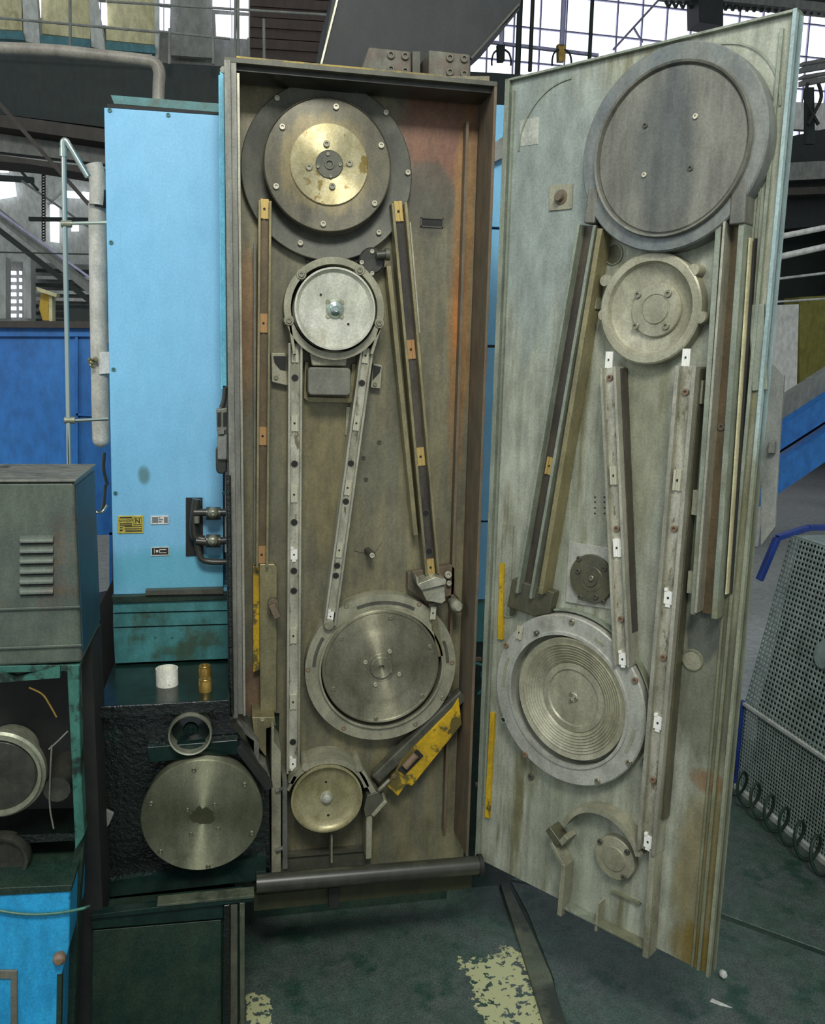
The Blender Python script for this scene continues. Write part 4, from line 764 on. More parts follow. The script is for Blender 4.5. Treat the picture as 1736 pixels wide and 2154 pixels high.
# ---- dark flange disc on a white square plate
mb = MB(); mb.prism([dp(x, y, -.004) for x, y in ((1197, 1140), (1282, 1152), (1286, 1282), (1190, 1266))], -.005, 0); part('square_plate', mb, 'doorring', dr, FD, bev=.001)
d = -.014; u, z = dp(1243, 1218, d); r_ = prad(dp, 1243, 1218, 46, d)
mb = MB(); mb.lathe(u, z, [(0, d-.004), (r_*.3, d-.004), (r_*.32, d-.001), (r_*.52, d-.001), (r_*.54, d), (r_*.98, d), (r_, d+.002), (r_, -.004)], 64); o = part('flange_disc', mb, 'doordark', dr, FD, label='dark round flange with bolts')
for x, y in ((1219, 1175), (1217, 1201), (1221, 1256), (1254, 1255), (1269, 1266), (1272, 1196)): a = dp(x, y, d); put('bolt', 'dark', o, (a[0], d, a[1]), .007, FD)
a = dp(1245, 1216, d-.004); put('bolt', 'bolt', o, (a[0], d-.004, a[1]), .007, FD)
# ---- square plate with bolt, silvery tape
mb = MB(); mb.prism([dp(x, y, -.003) for x, y in ((1156, 390), (1205, 386), (1203, 439), (1155, 444))], -.004, 0); o = part('square_plate', mb, 'castpale', dr, FD, bev=.0008)
u, z = dp(1180, 415, -.004); mb = MB(); mb.lathe(u, z, [(0, -.019), (.010, -.019), (.011, -.017), (.011, -.007), (.018, -.006), (.019, -.004)], 24); part('knob', mb, 'wallrust', o, FD)
mb = MB(); mb.prism([dp(x, y, 0) for x, y in ((1093, 254), (1134, 246), (1133, 303), (1096, 308))], -.0012, 0); part('tape', mb, 'tape', dr, FD, label='crumpled silvery tape')
# ---- guide channels
rail(dr, dp, FD, (1245, 475), (1112, 1250), 38, 0, -.020, -.045, ['darkrail', 'doorlip'], .16, label='dark oily slanting guide channel', clips=[(980, 'brass', 'clip')], csize=.7)
mb = MB(); mb.bar(dp(1262, 480, -.05), dp(1136, 1250, -.05), .014, -.05, 0); part('edge_strip', mb, 'olive', dr, FD, bev=.002)
mb = MB(); mb.bar(dp(1219, 478, -.03), dp(1170, 770, -.03), .005, -.04, 0); part('edge_strip', mb, 'lipbright', dr, FD, bev=.001)
r2_ = rail(dr, dp, FD, (1283, 773), (1312, 1400), 34, 0, -.040, -.052, ['silver', 'lipbright'], .16, clips=[(1000, 'clip', 'clip'), (1152, 'clipwhite', 'clip'), (1386, 'clipwhite', 'clipsmall')], label='galvanised inner guide channel', csize=.85)
for y in (795, 1112, 1302): t_ = (y-773)/(1400-773); u, z = dp(lerp(1283, 1312, t_), y, -.04); put('bolt', 'boltrust', r2_, (u, -.04, z), .008, FD)
mb = MB(); mb.bar(dp(1308, 775, -.02), dp(1330, 1330, -.02), .012, -.03, 0); part('side_wall', mb, 'darkrail', dr, FD, bev=.001)
r3_ = rail(dr, dp, FD, (1448, 770), (1363, 1790), 42, 0, -.040, -.054, ['silver', 'lipbright'], .2, clips=[(1010, 'clip', 'clip'), (1257, 'clipwhite', 'clipsmall'), (1520, 'clipwhite', 'clipsmall'), (1770, 'clipwhite', 'clipsmall')], label='long galvanised guide channel', csize=.8)
for y in (825, 1112, 1383, 1640): t_ = (y-770)/(1790-770); u, z = dp(lerp(1448, 1363, t_), y, -.04); put('bolt', 'boltrust', r3_, (u, -.04, z), .008, FD)
mb = MB(); mb.bar(dp(1474, 775, -.02), dp(1396, 1720, -.02), .014, -.034, 0); part('side_wall', mb, 'doordark', dr, FD, bev=.001)
for x, y in ((1284, 757), (1446, 752)): u, z = dp(x, y, d-.02); put('clip', 'clipwhite', dr, (u, -.037, z), .017, FD)
for a_, b_ in (((1466, 800), (1478, 850)), ((1460, 1030), (1474, 1085)), ((1450, 1200), (1464, 1250)), ((1250, 600), (1256, 650))):
    p, q = dp(*a_, -.02), dp(*b_, -.02); mb = MB(); mb.box(p[0], q[0], -.025, 0, q[1], p[1]); part('hinge_tab', mb, 'castpale', dr, FD, bev=.001)
rail(dr, dp, FD, (1549, 465), (1492, 1292), 58, 0, -.014, -.046, ['brown', 'doorlip'], .2, label='brown oily outer guide channel')
mb = MB(); mb.bar(dp(1524, 465, -.05), dp(1463, 1290, -.05), .006, -.05, 0); part('edge_strip', mb, 'lipbright', dr, FD, bev=.001)
mb = MB(); mb.bar(dp(1578, 500, -.02), dp(1528, 1250, -.02), .0035, -.022, 0); part('gasket', mb, 'cream', dr, FD, label='cracked yellowish sealant line')
mb = MB(); mb.bar(dp(1585, 500, -.02), dp(1535, 1250, -.02), .004, -.012, 0); part('gasket', mb, 'black', dr, FD)
u, z = dp(1519, 898, -.014); put('bolt', 'wallrust', dr, (u, -.014, z), .008, FD)
# long embossed oval
p, q = dp(1593, 640, 0), dp(1600, 822, 0); mb = MB(); mb.bar(p, q, .034, -.006, 0); part('embossed_pad', mb, 'doorlip', dr, FD, bev=.004)
# small dots
for x in (1252, 1272):
    for y in (1046, 1056, 1068, 1080): u, z = dp(x, y, 0); put('hole', 'doorlip', dr, (u, -.0002, z), .0028, FD)
mb = MB(); p, q = dp(1060, 1100, 0), dp(1073, 1300, 0); mb.box(p[0], q[0], -.004, 0, q[1], p[1]); part('thin_plate', mb, 'door', dr, FD, bev=.001)
# block where the dark channel meets the ring
mb = MB(); mb.prism([dp(x, y, -.02) for x, y in ((1082, 1215), (1170, 1245), (1160, 1290), (1128, 1296), (1070, 1275))], -.03, 0); part('corner_block', mb, 'doordark', dr, FD, bev=.004)
u, z = dp(1093, 1331, -.04); put('clip', 'clip', dr, (u, -.038, z), .016, FD, .12)
mb = MB(); u, z = dp(1131, 1331, -.035); mb.lathe(u, z, [(0, -.046), (.005, -.046), (.007, -.044), (.007, -.035)], 12); part('pin', mb, 'doordark', dr, FD)
# yellow strips down the hinge edge
for a_, b_ in (((1056, 1185), (1052, 1345)), ((1036, 1500), (1024, 1720))):
    mb = MB(); mb.bar(dp(*a_, -.008), dp(*b_, -.008), .016, -.008, 0); part('painted_strip', mb, 'yellow', dr, FD, label='yellow painted strip')
# ---- bottom arch and its flanged disc
d = -.04; u, z = dp(1262, 1795, d); R = prad(dp, 1262, 1795, 90, d)
mb = MB(); mb.ring(u, z, R*.88, R*1.0, -.045, 0, 48, math.radians(20), math.radians(158)); part('guard_arch', mb, 'castpale', dr, FD, label='pale cast arch')
mb = MB(); mb.bar(dp(1154, 1742, d), dp(1178, 1775, d), .022, d-.006, 0); part('guard_elbow', mb, 'doordark', dr, FD, bev=.003)
mb = MB(); mb.bar(dp(1160, 1772, d), dp(1188, 1826, d), .012, d-.004, 0); mb.bar(dp(1193, 1760, d), dp(1180, 1774, d), .016, d-.004, 0); part('guard_elbow', mb, 'castpale', dr, FD, bev=.002)
mb = MB(); mb.bar(dp(1187, 1818, d), dp(1178, 1925, d), .014, d-.005, 0); part('guard_stem', mb, 'castpale', dr, FD, bev=.002)
mb = MB(); mb.bar(dp(1375, 1790, d), dp(1360, 2012, d), .016, d-.008, 0); part('guard_stem', mb, 'castpale', dr, FD, bev=.002)
mb = MB(); mb.bar(dp(1259, 1900, -.03), dp(1254, 1958, -.03), .006, -.032, 0); part('rib', mb, 'castpale', dr, FD)
mb = MB(); z_ = ZB+.002; uu0, uu1 = dp(1185, 1915, -.03)[0], dp(1355, 1995, -.03)[0]; mb.box(uu0, uu1, -.034, 0, z_, z_+.006); part('bottom_lip', mb, 'doorlip', dr, FD, bev=.001)
mb = MB(); u2, u3 = dp(1290, 1870, 0), dp(1345, 1960, 0); mb.box(u2[0], u3[0], -.01, 0, u2[1]-.004, u2[1]); part('rib', mb, 'doorlip', dr, FD)
d = -.022; u, z = dp(1292, 1806, d); r_ = prad(dp, 1292, 1806, 43, d)
mb = MB(); mb.lathe(u, z, [(0, d-.004), (r_*.55, d-.004), (r_*.58, d-.001), (r_*.96, d), (r_, d+.003), (r_, 0)], 64); o = part('flange_disc', mb, 'doorcast', dr, FD)
for x, y in ((1263, 1770), (1320, 1792), (1313, 1845)): a = dp(x, y, d); put('bolt', 'dark', o, (a[0], d, a[1]), .0075, FD)
for x, y, m in ((1118, 1633, 'dark'),): a = dp(x, y, 0); put('bolt', m, dr, (a[0], 0, a[1]), .009, FD)
# ---- latch plate standing off the free edge
q = [dp(x, y, .03) for x, y in ((1600, 770), (1628, 764), (1650, 790), (1638, 960), (1630, 1110), (1600, 1150))]
mb = MB(); mb.prism(q, .03, .04); o = part('latch_plate', mb, 'greymid', dr, FD, bev=.002)
a = dp(1626, 940, .03); mb = MB(); mb.box(a[0]-.006, a[0]+.008, .018, .03, a[1]-.014, a[1]+.014); part('buckle', mb, 'lip', o, FD, bev=.002)
# hinges joining door and housing
for z in (.35, 1.9):
    mb = MB(); mb.tube([(-.010, .012, z-.05), (-.010, .012, z+.05)], .008, 12); mb.box(-.010, .03, .02, .03, z-.04, z+.04); part('hinge', mb, 'lip', dr, FD)

# ================================================================== LEFT-HAND MACHINE UNIT
YC = .20
cab = thing('blue_machine_cabinet', 'tall sky blue sheet metal cabinet left of the belt housing', 'machine cabinet', (-.312, YC, .596))
xl, xr_ = -.335, -.003; zb, zt_ = .803, 2.123
mb = MB(); mb.prism(px([(219, 226), (470, 243), (470, 1238), (480, 1238), (480, 1248), (239, 1252)], YC), YC, YC+.5); part('body', mb, 'blue', cab, bev=.002)
slab('top_cap', [(233, 200), (462, 218), (462, 236), (240, 218)], YC+.03, .4, 'teal', cab); slab('top_gap', [(225, 218), (465, 236), (465, 242), (225, 226)], YC+.01, .45, 'black', cab)
for x, y in ((231, 232), (354, 242), (234, 510), (239, 777), (243, 1037), (471, 1037)): c = hp(x, y, YC); put('bolt', 'teal', cab, (c[0], YC, c[1]), .0055)
slab('ledge', [(234, 1254), (480, 1247), (480, 1262), (238, 1270)], YC-.02, .05, 'oilmatte', cab, bev=.003); slab('ledge_plate', [(306, 1243), (470, 1239), (470, 1249), (306, 1252)], YC-.03, .05, 'dark', cab, 'raised dark plate on the ledge')
slab('lower_panel', [(238, 1268), (480, 1260), (480, 1283), (238, 1289)], YC-.012, .05, 'teal', cab, 'dirty teal lower panel'); slab('lower_panel', [(238, 1291), (480, 1285), (480, 1312), (238, 1319)], YC-.006, .05, 'teal', cab, 'dirty teal lower panel')
slab('lower_panel', [(238, 1321), (482, 1314), (482, 1386), (242, 1396)], YC, .4, 'teal', cab, 'dirty teal lower panel', bev=.002)
for x in (327, 362): c = hp(x, 1340, YC); put('bolt', 'teal', cab, (c[0], YC, c[1]), .004)
# name plates
def plate(name, x0, y0, x1, y1, m, label):
    q = px([(x0, y0), (x1, y0-1), (x1, y1), (x0, y1+1)], YC); mb = MB(); mb.prism(q, YC-.003, YC); return part(name, mb, m, cab, label=label, bev=.0006)
p1 = plate('name_plate', 247, 1085, 302, 1121, 'plateyellow', 'brass-coloured name plate with black print')
def ink(parent, rects, m='ink', dpt=.0034):
    mb = MB()
    for x0, y0, x1, y1 in rects: a, b = hp(x0, y0, YC-dpt), hp(x1, y1, YC-dpt); mb.box(a[0], b[0], YC-dpt, YC-.003, b[1], a[1])
    part('print', mb, m, parent)
ink(p1, [(252, 1088, 278, 1090), (252, 1101, 278, 1103), (252, 1105, 278, 1106.4), (281, 1089, 298, 1090.2), (281, 1103, 298, 1104.2), (281, 1089, 282, 1104), (297, 1089, 298, 1104), (252, 1109, 258, 1111), (262, 1107, 299, 1108), (262, 1112, 299, 1113), (252, 1114, 258, 1117), (264, 1116, 299, 1118), (252, 1087.5, 253, 1104)])
def text(body, x, y, hpx, parent, m, bold=False):
    cu_ = bpy.data.curves.new('lettering', 'FONT'); cu_.body = body; cu_.size = 1; cu_.extrude = .02
    if bold: cu_.offset = .03
    cu_.align_x = 'CENTER'; cu_.align_y = 'CENTER'; ob = bpy.data.objects.new('tmp', cu_); COL.objects.link(ob); bpy.context.view_layer.update()
    me = bpy.data.meshes.new_from_object(ob); bpy.data.objects.remove(ob); me.materials.clear(); me.materials.append(M[m])
    c = hp(x, y, YC-.0035); s = hpx/1829*2.55/.7
    W = Matrix.Translation((c[0], YC-.0033, c[1])) @ Matrix.Rotation(PI/2, 4, 'X') @ Matrix.Scale(s, 4); link('lettering', me, parent, W)
text('NIEHOFF', 265, 1095.5, 5, p1, 'ink'); text('N', 289.5, 1096.5, 9, p1, 'ink', True)
p2 = plate('name_plate', 317, 1085, 355, 1102, 'white', 'small white plate with grey print'); ink(p2, [(320, 1088, 333, 1100)], 'inkgrey'); ink(p2, [(334, 1088, 337, 1090), (334, 1092, 343, 1094), (334, 1096, 340, 1099), (345, 1088, 353, 1100)], 'inkgrey')
p3 = plate('name_plate', 318, 1151, 356, 1168, 'white', 'small black and white plate'); ink(p3, [(319.5, 1152.5, 354.5, 1166.5)])
mb = MB()
for x0, y0, x1, y1 in ((324, 1154, 325.4, 1164), (328, 1157, 333, 1162), (336, 1155.5, 350, 1156.8), (336, 1162, 350, 1163.2), (335, 1156, 336.5, 1163)): a, b = hp(x0, y0, YC-.004), hp(x1, y1, YC-.004); mb.box(a[0], b[0], YC-.0040, YC-.0033, b[1], a[1])
part('print', mb, 'white', p3)
# valve block and pipes beside the housing
vb = thing('valve_assembly', 'dark pipe valve assembly let into the blue cabinet', 'valves', (*[hp(415, 1180, YC)[0]], YC, hp(415, 1180, YC)[1]))
slab('recess', [(391, 1047), (426, 1047), (427, 1110), (428, 1168), (391, 1170)], YC-.004, .004, 'black', vb)
def tb(name, pts, d, r, m, parent, n=12, label=None, sm=True):
    mb = MB(); pp = [hp(x, y, d) for x, y in pts]; mb.tube([(a[0], d, a[1]) for a in pp], r, n, sm); return part(name, mb, m, parent, label=label)
tb('pipe', [(414, 1050), (410, 1080), (408, 1110), (412, 1130), (430, 1136)], YC-.03, .013, 'blackmet', vb)
tb('pipe', [(408, 1078), (440, 1078), (482, 1078)], YC-.035, .011, 'blackmet', vb); tb('pipe', [(412, 1138), (440, 1140), (482, 1136)], YC-.035, .011, 'blackmet', vb)
tb('pipe', [(414, 1120), (418, 1160), (432, 1180), (484, 1182)], YC-.03, .009, 'blackmet', vb)
tb('coupling', [(414, 1086), (414, 1100)], YC-.045, .008, 'lip', vb)
for y in (1080, 1138):
    tb('valve_body', [(434, y), (464, y)], YC-.04, .019, 'blackmet', vb, 16)
    c = hp(448, y, YC-.065); mb = MB(); mb.lathe(c[0], c[1], [(0, YC-.078), (.005, YC-.078), (.006, YC-.072), (.010, YC-.07), (.014, YC-.066), (.0155, YC-.06), (.0155, YC-.045)], 24); part('spindle', mb, 'rimpale', vb)
# blue sheath and pull switch along the housing edge
tb_ = thing('cable_sheath', 'light blue cable sheath running down the left edge of the housing', 'cable duct', (*[hp(468, 820, .1)[0]], .1, hp(468, 820, .1)[1]))
for a, b, w_ in (((467, 152), (473, 812), .011), ((462, 160), (467, 820), .006)):
    mb = MB(); p, q = hp(*a, .1), hp(*b, .1); mb.bar(p, q, w_, .09, .12); part('duct', mb, 'bluestrip', tb_, bev=.002)
mb = MB(); p, q = hp(470, 146, .1), hp(470, 150, .1); mb.lathe(p[0], p[1]-.004, [(0, .088), (.008, .088), (.009, .092), (.009, .12)], 16); part('end_cap', mb, 'lip', tb_)
ps = thing('cable_connector', 'grey multi-pin cable connector hanging on the left edge of the housing', 'connector', (*[hp(466, 995, .05)[0]], .05, hp(466, 995, .05)[1]))
tb('cable', [(474, 815), (472, 840), (466, 858)], .06, .007, 'blackmet', ps)
slab('housing', [(455, 860), (479, 858), (478, 906), (456, 908)], .05, .035, 'lip', ps, bev=.003)
for x in (459, 471):
    slab('socket', [(x-1.5, 868), (x+6, 867), (x+6, 896), (x-1.5, 897)], .047, .004, 'black', ps)
slab('lever', [(457, 908), (472, 904), (472, 914), (457, 914)], .042, .012, 'lip', ps, bev=.001)
slab('lower_shell', [(457, 915), (479, 914), (478, 968), (458, 968)], .048, .035, 'greymid', ps, bev=.005)
mb = MB(); c = hp(466, 975, .06); p, q = hp(454, 960, .07), hp(478, 996, .07); mb.prism(rrect(p[0], q[0], q[1], p[1]+.03, .013), .06, .09); part('boot', mb, 'blackmet', ps, bev=.004)
# black worn conduit along the housing edge
mb = MB(); p, q = hp(480, 1000, -.012), hp(487, 1500, -.012); mb.tube([(p[0], -.012, p[1]), (q[0], -.012, q[1])], .0075, 12); solo('edge_conduit', mb, 'oil', 'black oily conduit down the left edge of the housing', 'conduit', (q[0], -.012, q[1]))
# duct with elbow entering the cabinet top
mb = MB(); pp = [hp(x, y, .6) for x, y in ((-60, 100), (100, 106), (220, 118), (300, 127), (326, 134), (335, 152), (334, 180), (333, 212))]; mb.tube([(a[0], .6, a[1]) for a in pp], prad(hp, 300, 120, 13, .6), 20)
solo('elbow_duct', mb, 'duct', 'dusty grey round duct bending down into the blue cabinet top', 'duct', (pp[-1][0], .6, pp[-1][1]))
# white wrapped pipe, chrome tube with clamps
wp_ = thing('wrapped_pipe', 'dusty white wrapped pipe along the left side of the blue cabinet', 'pipe', (*[hp(212, 940, .5)[0]], .5, hp(212, 940, .5)[1]))
tb('pipe', [(205, 430), (207, 600), (210, 780), (213, 925)], .5, prad(hp, 210, 700, 19, .5), 'pvc', wp_, 20)
mb = MB(); c = hp(213, 925, .5); r_ = prad(hp, 213, 900, 19, .5); mb.lathe(0, 0, [(r_*math.cos(a*PI/12), r_*math.sin(a*PI/12)) for a in range(0, 7)][::-1], 24); mb.v = [(v[0]+c[0], .5+v[2], c[1]-v[1]*.9) for v in mb.v]; part('end_cap', mb, 'pvc', wp_)
mb = MB(); c = hp(214, 700, .5); mb.box(c[0], -.30, .49, .51, c[1]-.03, c[1]+.03); part('wall_strap', mb, 'lip', wp_)
slab('tape', [(209, 740), (230, 740), (230, 785), (209, 787)], .5-.032, .004, 'white', wp_)
c = hp(200, 760, .48); mb = MB()
for k in range(9): a = random.random()*6.28; rr = random.uniform(.005, .016); mb.tube([(c[0]+rr*math.cos(a)*.3, .468, c[1]+rr*math.sin(a)*.3), (c[0]+rr*math.cos(a), .455, c[1]+rr*math.sin(a)), (c[0]+rr*math.cos(a+.8), .46, c[1]+rr*1.2*math.sin(a+.8))], .004, 6)
part('torn_tape', mb, 'olive', wp_)
for pts, r_, m in (([(205, 432), (206, 400), (204, 370), (198, 345)], .024, 'pvc'), ([(212, 400), (212, 436)], .018, 'black')): tb('upper_bend', pts, .48, r_, m, wp_, 16)
for pts in ([(220, 952), (218, 985), (226, 1020)], [(222, 1020), (216, 1070), (200, 1078)], [(196, 1077), (215, 1076), (226, 1062)]): tb('hose', pts, .46, .005, 'chrome' if pts[0][0] == 196 else 'blackmet', wp_, 8)
ct = thing('chromed_tube', 'slim chromed vertical tube clamped to the blue cabinet', 'tube', (*[hp(146, 1010, .3)[0]], .3, hp(146, 1060, .3)[1]))
tb('tube', [(134, 300), (137, 500), (142, 760), (147, 1050)], .3, .0068, 'chrome', ct, 14)
tb('elbow', [(134, 318), (133, 300), (138, 296), (148, 310), (185, 372)], .3, .0085, 'chrome', ct, 12); tb('collar', [(134, 312), (134, 330)], .3, .0105, 'chrome', ct, 14)
for y, x in ((471, 137), (884, 144)):
    tb('clamp', [(x-8, y), (x+14, y)], .3, .010, 'rimpale', ct, 12); tb('clamp_rod', [(x+8, y+(-1 if y < 500 else 1)), (228, y-3)], .3, .005, 'chrome', ct, 10)
# ---- oily base: shelf and front
ob_ = thing('oily_machine_base', 'black oil-soaked machine base under the blue cabinet', 'machine base', (-.15, -.1, FLOOR))
zp = .587; F0 = -.1
tl, tr = gp(205, 1484, zp), gp(500, 1474, zp)
mb = MB(); mb.box(tl[0], -.006, F0-.012, YC+.3, zp-.02, zp); part('shelf', mb, 'oilflat', ob_, bev=.003)
mb = MB(); mb.box(tl[0]+.004, -.006, F0-.018, F0-.008, zp-.03, zp+.004); part('shelf_edge', mb, 'oil', ob_, bev=.003)
mb = MB(); mb.prism(px([(205, 1486), (479, 1478), (484, 1520), (512, 1556), (545, 1625), (566, 1650), (568, 1850), (205, 1890)], F0+.03), F0+.03, -.005); mb.box(tl[0], -.006, F0+.035, YC+.3, FLOOR, zp-.02); part('front_casting', mb, 'oil', ob_)
mb = MB(); mb.prism(px([(312, 1555), (500, 1540), (500, 1570), (316, 1588)], -.06), F0-.01, F0+.03); part('ledge', mb, 'oilflat', ob_, bev=.003)
mb = MB(); mb.bar(hp(500, 1552, -.05), hp(566, 1640, -.05), .022, F0-.01, F0+.03); part('guard_band', mb, 'black', ob_, bev=.003)
mb = MB(); mb.bar(hp(196, 1800, -.12), hp(190, 1500, -.12), .016, F0-.03, F0+.03); part('corner_post', mb, 'oil', ob_, bev=.003)
slab('bracket', [(160, 1800), (190, 1798), (192, 1870), (166, 1880)], -.16, .03, 'oil', ob_, bev=.003)
slab('rag', [(206, 1740), (222, 1703), (240, 1712), (230, 1735), (222, 1745)], -.085, .012, 'greymid', ob_, bev=.003, label='stuck grey rag scrap')
slab('lower_apron', [(200, 1860), (560, 1800), (560, 1850), (200, 1890)], -.09, .02, 'oilflat', ob_)
# small and large discs
c = hp(400, 1545, -.13); R = prad(hp, 400, 1545, 47, -.13); t = thing('guide_pulley', 'small black cupped pulley with pale rim above the large lathe-turned disc', 'pulley', (c[0], -.13, c[1]))
mb = MB(); mb.lathe(*c, [(R*.88, -.07), (R*.90, -.135), (R*.97, -.137), (R, -.13), (R, -.118), (R*.93, -.112), (R*.93, -.075)], 64); part('rim', mb, 'rimpale', t)
mb = MB(); mb.lathe(*c, [(0, -.11), (R*.12, -.11), (R*.15, -.10), (R*.30, -.10), (R*.34, -.092), (R*.6, -.088), (R*.9, -.085)], 48); part('cup', mb, 'oilflat', t)
mb = MB(); mb.lathe(*c, [(.02, -.08), (.02, -.065)], 16); part('axle', mb, 'blackmet', t)
c = hp(426, 1716, -.15); R = prad(hp, 426, 1716, 129, -.15); t = thing('turned_disc', 'large lathe-turned steel disc with oily centre, left of the housing foot', 'disc', (c[0], -.15, c[1]))
mb = MB(); mb.lathe(*c, [(0, -.15), (R*.985, -.15), (R, -.147), (R, -.138), (R*.96, -.134), (R*.96, -.09)], 128); part('face', mb, 'disc', t)
mb = MB(); mb.lathe(*c, [(R*.75, -.10), (R*.95, -.095), (R*.95, -.07), (R*.75, -.07)], 48); part('hub', mb, 'blackmet', t)
for x, y in ((408, 1619), (515, 1650), (530, 1752), (318, 1690), (338, 1791), (438, 1822)): a = hp(x, y, -.15); put('bolt', 'disc', t, (a[0], -.15, a[1]), .0062)
for x, y in ((395, 1703), (452, 1692), (459, 1743), (402, 1754)): a = hp(x, y, -.15); put('bolt', 'disc', t, (a[0], -.15, a[1]), .0048)
mb = MB(); random.seed(3); pl_ = [(c[0]+.0+.031*(1+random.uniform(-.3, .2))*math.cos(a*PI/14), c[1]+.027*(1+random.uniform(-.35, .2))*math.sin(a*PI/14)) for a in range(28)]; mb.prism(pl_, -.1512, -.149); part('oily_deposit', mb, 'strip', t, label='oily grime round the centre')
# cups on the shelf
a = gp(352, 1440, zp); t = thing('white_plastic_cup', 'short white plastic cup with dirty spots standing on the oily shelf', 'cup', (a[0], a[1], zp))
mb = MB(); mb.lathe(0, 0, [(0, -.003), (.027, -.003), (.027, -.048), (.030, -.048), (.030, 0), (0, 0)], 40); mb.v = [(v[0]+a[0], v[2]+a[1], zp-v[1]) for v in mb.v]; part('cup', mb, 'whiteplastic', t)
a = gp(431, 1423, zp); b = gp(432, 1453, zp)
for k, (q, lab, hh) in enumerate(((a, 'rear brass bush on the oily shelf beside the white cup', .034), (b, 'front brass bush on the oily shelf beside the white cup', .036))):
    mb = MB(); mb.lathe(0, 0, [(0, -hh+.004), (.008, -hh+.004), (.009, -hh), (.0155, -hh), (.017, -hh+.002), (.017, -hh+.008), (.018, -hh+.010), (.018, 0), (0, 0)], 32); mb.v = [(v[0]+q[0], v[2]+q[1], zp-v[1]) for v in mb.v]; solo('brass_bush', mb, 'brasscyl', lab, 'bush', (q[0], q[1], zp), group='brass bushes on the shelf')
# lower dark cabinet
lc = thing('lower_panel_cabinet', 'low dark green grimy cabinet below the large turned disc', 'cabinet', (-.2, -.21, FLOOR))
L0, L1 = hp(188, 1960, -.21), hp(478, 1905, -.21); q0 = hp(514, 1900, -.21)
mb = MB(); mb.box(L0[0], q0[0]-.004, -.205, -.09, FLOOR, L0[1]+.01); part('body', mb, 'oilmatte', lc)
slab('door_panel', [(195, 1958), (466, 1935), (466, 2300), (188, 2300)], -.215, .012, 'oilmatte', lc, bev=.002)
slab('top_rail', [(190, 1930), (470, 1898), (470, 1932), (192, 1955)], -.22, .03, 'oilflat', lc, bev=.002)
slab('cap_strip', [(192, 1925), (535, 1884), (535, 1896), (192, 1934)], -.23, .03, 'oilflat', lc, bev=.001); slab('cap_edge', [(330, 1904), (535, 1883), (535, 1889), (330, 1908)], -.232, .04, 'curb', lc, bev=.001)
slab('post', [(470, 1905), (484, 1903), (484, 2300), (466, 2300)], -.23, .03, 'oil', lc, bev=.003); slab('post', [(485, 1903), (500, 1901), (500, 2300), (484, 2300)], -.225, .02, 'dark', lc, bev=.002)
slab('post', [(504, 1900), (515, 1899), (515, 2300), (506, 2300)], -.23, .04, 'curb', lc, bev=.002)
slab('hinge_stripe', [(168, 1930), (190, 1930), (190, 2300), (160, 2300)], -.11, .05, 'oilmatte', lc)
# roller and strip below the housing
p, q = hp(540, 1872, -.13), hp(1012, 1832, -.13)
t = thing('rubber_roller', 'long black rubber roller lying below the housing', 'roller', ((p[0]+q[0])/2, -.13, q[1]))
mb = MB(); mb.tube([(p[0], -.1, p[1]), (q[0], -.1, q[1])], .026, 28); part('tube', mb, 'roller', t); mb = MB(); mb.tube([(q[0], -.1, q[1]), (q[0]+.012, -.1, q[1])], .031, 24); part('end_flange', mb, 'black', t)
mb = MB(); mb.box(p[0]-.012, q[0]+.01, -.07, -.05, q[1]+.0, .02); part('backing', mb, 'black', t)
mb = MB(); pp = [hp(535, 1902, -.10), hp(1000, 1855, -.10), hp(1000, 1885, -.10), hp(535, 1935, -.10)]; mb.prism(pp, -.06, -.03)
o = solo('kick_strip', mb, 'strip', 'grimy yellow-green strip under the black roller', 'strip', (pp[3][0], -.06, pp[3][1]))
mb = MB(); pp = px([(694, 1880), (714, 1878), (714, 1920), (694, 1922)], -.10); mb.prism(pp, -.075, -.06); part('divider', mb, 'black', o)
mb = MB(); mb.box(.0, .70, .24, .30, FLOOR, -.05); solo('plinth', mb, 'oilmatte', 'dark plinth carrying the belt housing', 'plinth', (.37, .27, FLOOR)); 
# ================================================================== LEFT FOREGROUND MACHINE
YL = -.35
hd = thing('louvred_hood_machine', 'grimy grey-green machine hood with six louvres at the left photo edge', 'machine hood', (-.45, YL, .8))
hr = hp(160, 1100, YL)[0]; ht, hb = hp(100, 1014, YL)[1], hp(100, 1398, YL)[1]
mb = MB(); mb.box(-1.1, hr, YL, YL+.28, hb, ht); part('body', mb, 'hood', hd, bev=.008)
mb = MB(); mb.box(hr-.001, hr+.002, YL+.012, YL+.275, hb+.02, ht-.01); part('side_panel', mb, 'hoodside', hd)
mb = MB(); mb.box(-1.1, hr+.004, YL-.004, YL+.285, ht, ht+.006); part('top_plate', mb, 'lip', hd, bev=.002)
for a, b in ((1278, 1284), (1360, 1366)):
    p, q = hp(0, a, YL), hp(0, b, YL); mb = MB(); mb.box(-1.1, hr+.002, YL-.006, YL, q[1], p[1]); part('fold', mb, 'hood', hd, bev=.002)
for k in range(6):
    y = 1127+k*21.5; p, q = hp(42, y, YL), hp(113, y+12, YL)
    mb = MB(); n = 8; mb.add([v for i in range(n+1) for v in ((p[0]+.001*i/n, YL-.010*math.sin(PI*i/n*.5), lerp(p[1], q[1], i/n)), (q[0], YL-.010*math.sin(PI*i/n*.5), lerp(p[1], q[1], i/n)))], [(2*i, 2*i+1, 2*i+3, 2*i+2) for i in range(n)])
    mb.add([(p[0], YL, p[1]), (p[0], YL-.010, q[1]), (p[0], YL, q[1])], [(0, 1, 2)]); mb.add([(q[0], YL, p[1]), (q[0], YL-.010, q[1]), (q[0], YL, q[1])], [(0, 1, 2)])
    mb.m = 1; mb.box(p[0], q[0], YL-.0012, YL, q[1]-.006, q[1]); part('louvre', mb, ['hood', 'black'], hd)
